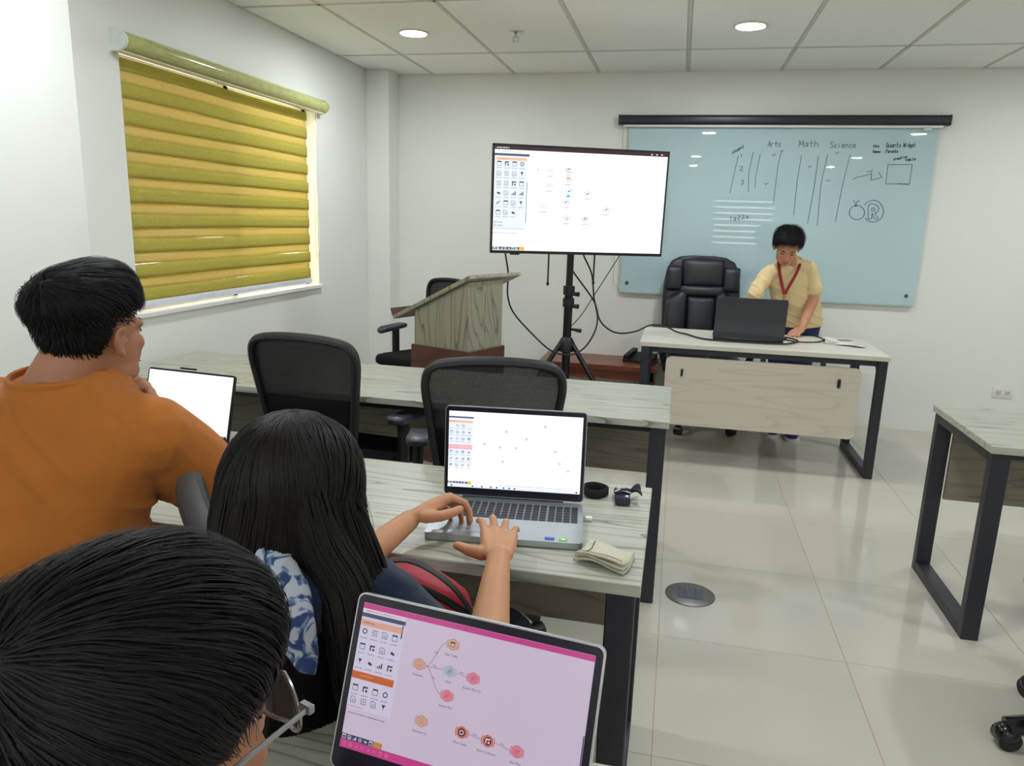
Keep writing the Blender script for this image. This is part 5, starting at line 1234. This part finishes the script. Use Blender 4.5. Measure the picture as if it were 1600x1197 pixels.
F.chain([(-.57, .265, .885), (-.60, .35, .815)], [.07, .06]); F.chain([(-.255, .15, .885), (-.18, .26, .815)], [.07, .06])
link('shirt', F.fuse('shirt', .007, 5, .5, folds(.004, 40, (.4, .3, .8), 6)), mat('dark_green_cotton', (24, 34, 30), .9), pr)
F = Flesh()
F.rings([((-.44, .10, .43), (.20, -.05, 0), (.04, .15, 0)), ((-.44, .11, .60), (.19, -.05, 0), (.04, .14, 0))])
for s in (-1, 1): F.chain([(-.44 + s * .09, .10, .52), (-.42 + s * .11, .51, .535), (-.42 + s * .11, .525, .12)], [.095, .074, .06])
link('trousers', F.fuse('trousers', .009, 4), MATS['dark_denim'], pr)
def kr(d):
    low = -.62 if d.y < -.42 else (-.62 + .66 * sstep(-.42, -.12, d.y))
    if d.y > -.12: low = .04 + .40 * sstep(.35, .8, d.y)
    return d.z - low
def vr(d): return .004 + .022 * sstep(-.1, .5, d.z) + .012 * sstep(0, .7, d.y) * sstep(.1, .6, d.z)
hc = hair_cap(HM, kr, vr, HR, pr, 6, rough=.006)
cr2 = Vector((.15, -.5, .85))
strands(HM, kr, vr, lambda d: (d - cr2).normalized() * 1.2 + Vector((.35, .3, -.1)), 9500, lambda d, r: .012 + sstep(.05, .6, kr(d)) * r.uniform(.035, .07), HR, hc, 10, .00075, lift=.010, seed=21)
gl = bpy.data.objects.new('eyeglasses', None); COL.objects.link(gl); gl.parent = pr
TT = lambda p: HM @ Vector(p)
for s in (-1, 1):
    MB().tube(spline([TT((.083 * s, -.012, .012)), TT((.081 * s, .02, .012)), TT((.074 * s, .095, .008))], 5), .0022, 6).build('temple', mat('temple_metal', (150, 152, 158), .25, .8), gl, True)
    MB().tube([TT((.036 * s + .030 * math.cos(a), .108 - .012 * abs(math.cos(a)), -.006 + .023 * math.sin(a))) for a in [2 * PI * i / 24 for i in range(24)]], .0018, 6, True).build('rim', MATS['temple_metal'], gl, True)
    l = MB(); l.bm.faces.new([l.bm.verts.new(TT((.036 * s + .029 * math.cos(a), .107 - .012 * abs(math.cos(a)), -.006 + .022 * math.sin(a)))) for a in [2 * PI * i / 24 for i in range(24)]]); l.build('lens', glass('lens_glass', (200, 205, 205), .03, .14), gl)
    MB().box((0, 0, 0), (.012, .006, .007), bev=.001, M=HM @ Matrix.Translation((.072 * s, .098, .008))).build('hinge', MATS['temple_metal'], gl)
MB().tube([TT((-.010, .108, .0)), TT((0, .112, .003)), TT((.010, .108, .0))], .0016, 6).build('bridge', MATS['temple_metal'], gl, True)

# ============ standing teacher leaning over the desk
HM = head_matrix((.692, 5.235, 1.330), 183, 34, -4, .95)
F = Flesh(); head(F, HM)
F.cap(HM @ Vector((0, -.035, -.03)), .050, (.735, 5.355, 1.215), .054)
F.rings([((.84, 5.49, .82), (.135, .02, 0), (-.01, .10, .02)), ((.83, 5.475, .92), (.125, .02, .0), (-.01, .09, .03)), ((.785, 5.43, 1.07), (.14, .03, .01), (-.01, .085, .05)), ((.755, 5.385, 1.17), (.15, .04, .02), (-.01, .07, .06)), ((.74, 5.36, 1.215), (.06, .01, .01), (0, .05, .05))])
F.chain([(.868, 5.395, 1.175), (.915, 5.37, .985), (.845, 5.235, .805)], [.040, .040, .026])
hand(F, (.842, 5.228, .800), (-.45, -.60, -.32), (-.2, -.3, .9), 1, ([.15, .2, .25, .3], [.45, .5, .5, .5], [.3, .3, .3, .3]), .10, None, .95)
F.chain([(.600, 5.322, 1.132), (.512, 5.225, .965), (.52, 5.055, .805)], [.040, .039, .026])
hand(F, (.522, 5.05, .800), (.0, -.95, -.12), (0, -.1, 1), -1, ([.3, .3, .3, .3], [.4, .4, .4, .4], [.3, .3, .3, .3]), .08, None, .95)
for x, y, fx, fy in ((.765, 5.50, .745, 5.50), (.915, 5.50, .87, 5.43)):
    F.chain([(x, y, .85), ((x + fx) / 2, (y + fy) / 2 - .01, .47), (fx, fy, .09)], [.085, .058, .04])
    F.chain([(fx, fy, .05), (fx, fy - .14, .035)], [.038, .032])
pt_ = person('person', 'person in cream shirt and red lanyard leaning over the dark laptop', F.fuse('person', .0042, 3), SK_T)
face_marks(HM, pt_, HR, True, True)
F = Flesh()
F.rings([((.842, 5.485, .80), (.182, .03, 0), (-.01, .138, .02)), ((.83, 5.47, .92), (.168, .03, .0), (-.01, .122, .03)), ((.785, 5.425, 1.06), (.168, .035, .01), (-.01, .105, .05)), ((.752, 5.385, 1.17), (.178, .045, .022), (-.01, .08, .065)), ((.738, 5.362, 1.225), (.075, .01, .01), (0, .055, .055))])
F.chain([(.76, 5.37, 1.20), (.87, 5.395, 1.185), (.905, 5.385, 1.09), (.914, 5.375, 1.05)], [.055, .056, .054, .058]); F.chain([(.72, 5.35, 1.19), (.595, 5.32, 1.14), (.54, 5.268, 1.055), (.522, 5.242, 1.015)], [.055, .056, .053, .056])
M_cr = mat('cream_cotton', (228, 204, 154), .85, 0, .05, 14, .2, 200, .2)
sh = link('shirt', F.fuse('shirt', .0048, 4, .5, folds(.006, 48, (.5, .2, .9), 12)), M_cr, pt_)
F = Flesh()
F.rings([((.842, 5.49, .74), (.155, .02, 0), (-.01, .12, 0)), ((.842, 5.49, .86), (.15, .02, 0), (-.01, .115, .01))])
for x, y, fx, fy in ((.765, 5.50, .745, 5.50), (.915, 5.50, .87, 5.43)):
    F.chain([(x, y, .82), ((x + fx) / 2, (y + fy) / 2 - .01, .47), (fx, fy, .11)], [.095, .074, .062])
link('trousers', F.fuse('trousers', .007, 4, .5, folds(.004, 40, (.2, .2, .9), 1)), mat('navy_trousers', (40, 44, 92), .85), pt_)
for fx, fy in ((.745, 5.50), (.87, 5.43)):
    F = Flesh(); F.chain([(fx, fy + .01, .055), (fx, fy - .06, .052), (fx, fy - .15, .042)], [.047, .047, .040])
    shp = link('shoe', F.fuse('shoe', .005, 4), mat('purple_canvas', (70, 40, 140), .7), pt_)
    MB().prism(rrect(.095, .285, .045, 6, fx, fy - .065), .0, .018).build('sole', M_white, shp, True)
def kt(d):
    low = -.5 if d.y < -.2 else (-.5 + .5 * sstep(-.2, .1, d.y))
    if d.y > .1: low = .05 + .48 * sstep(.25, .8, d.y)
    return d.z - low
def vt(d): return .005 + .018 * sstep(-.1, .6, d.z) + .006 * sstep(.2, .8, d.y)
hc = hair_cap(HM, kt, vt, HR, pt_, 5, rough=.007)
strands(HM, kt, vt, lambda d: (d - Vector((0, -.5, .87))).normalized() + Vector((.2, .2, -.2)), 3600, lambda d, r: .008 + sstep(0, .4, kt(d)) * r.uniform(.02, .055), HR, hc, 6, .0013, lift=.022, seed=31)
M_ly = mat('red_webbing', (150, 26, 28), .6, 0, .3, 160)
ly = bpy.data.objects.new('lanyard', None); COL.objects.link(ly); ly.parent = pt_
pA = [(.685, 5.395, 1.262), (.660, 5.325, 1.235), (.662, 5.262, 1.175), (.690, 5.275, 1.08), (.712, 5.282, 1.015)]
pB = [(.80, 5.41, 1.262), (.798, 5.335, 1.225), (.776, 5.275, 1.165), (.742, 5.280, 1.08), (.716, 5.282, 1.015)]
for p in (pA, pB): MB().tube(spline(p, 6), .0115, 6, flat=(.2, 1.0), up=(0, -1, .3)).build('ribbon', M_ly, ly, True)
MB().tube([(.714, 5.282, 1.018), (.714, 5.282, .975)], .008, 6, flat=(.3, 1)).build('ribbon_end', M_ly, ly, True)
MB().box((.714, 5.281, .93), (.055, .004, .085), bev=.002).build('id_card', M_black, ly)

# red bag on the lap beside the typing person
rb = thing('red_bag', 'red bag with black piping on the lap of the typing person', 'bag', (-.475, 1.225, .66), .2)
F = Flesh(); F.chain([(-.08, 0, .06), (0, .01, .085), (.09, .0, .055)], [.058, .062, .05]); 
bo = link('bag_body', F.fuse('bag_body', .005, 5, .5, folds(.004, 40, (.7, .3, .3), 9)), mat('red_nylon', (176, 28, 48), .5, 0, .1, 40, .2, 200), rb)
MB().tube(spline([(-.11, -.03, .10), (-.03, -.045, .14), (.06, -.05, .115), (.13, -.03, .06), (.15, -.02, .02)], 6), .007, 7).build('piping', M_cable, rb, True)
MB().tube(spline([(-.06, -.02, .14), (.02, -.03, .165), (.10, -.04, .125), (.15, -.035, .05)], 6), .010, 7, flat=(.35, 1)).build('strap', M_cable, rb, True)
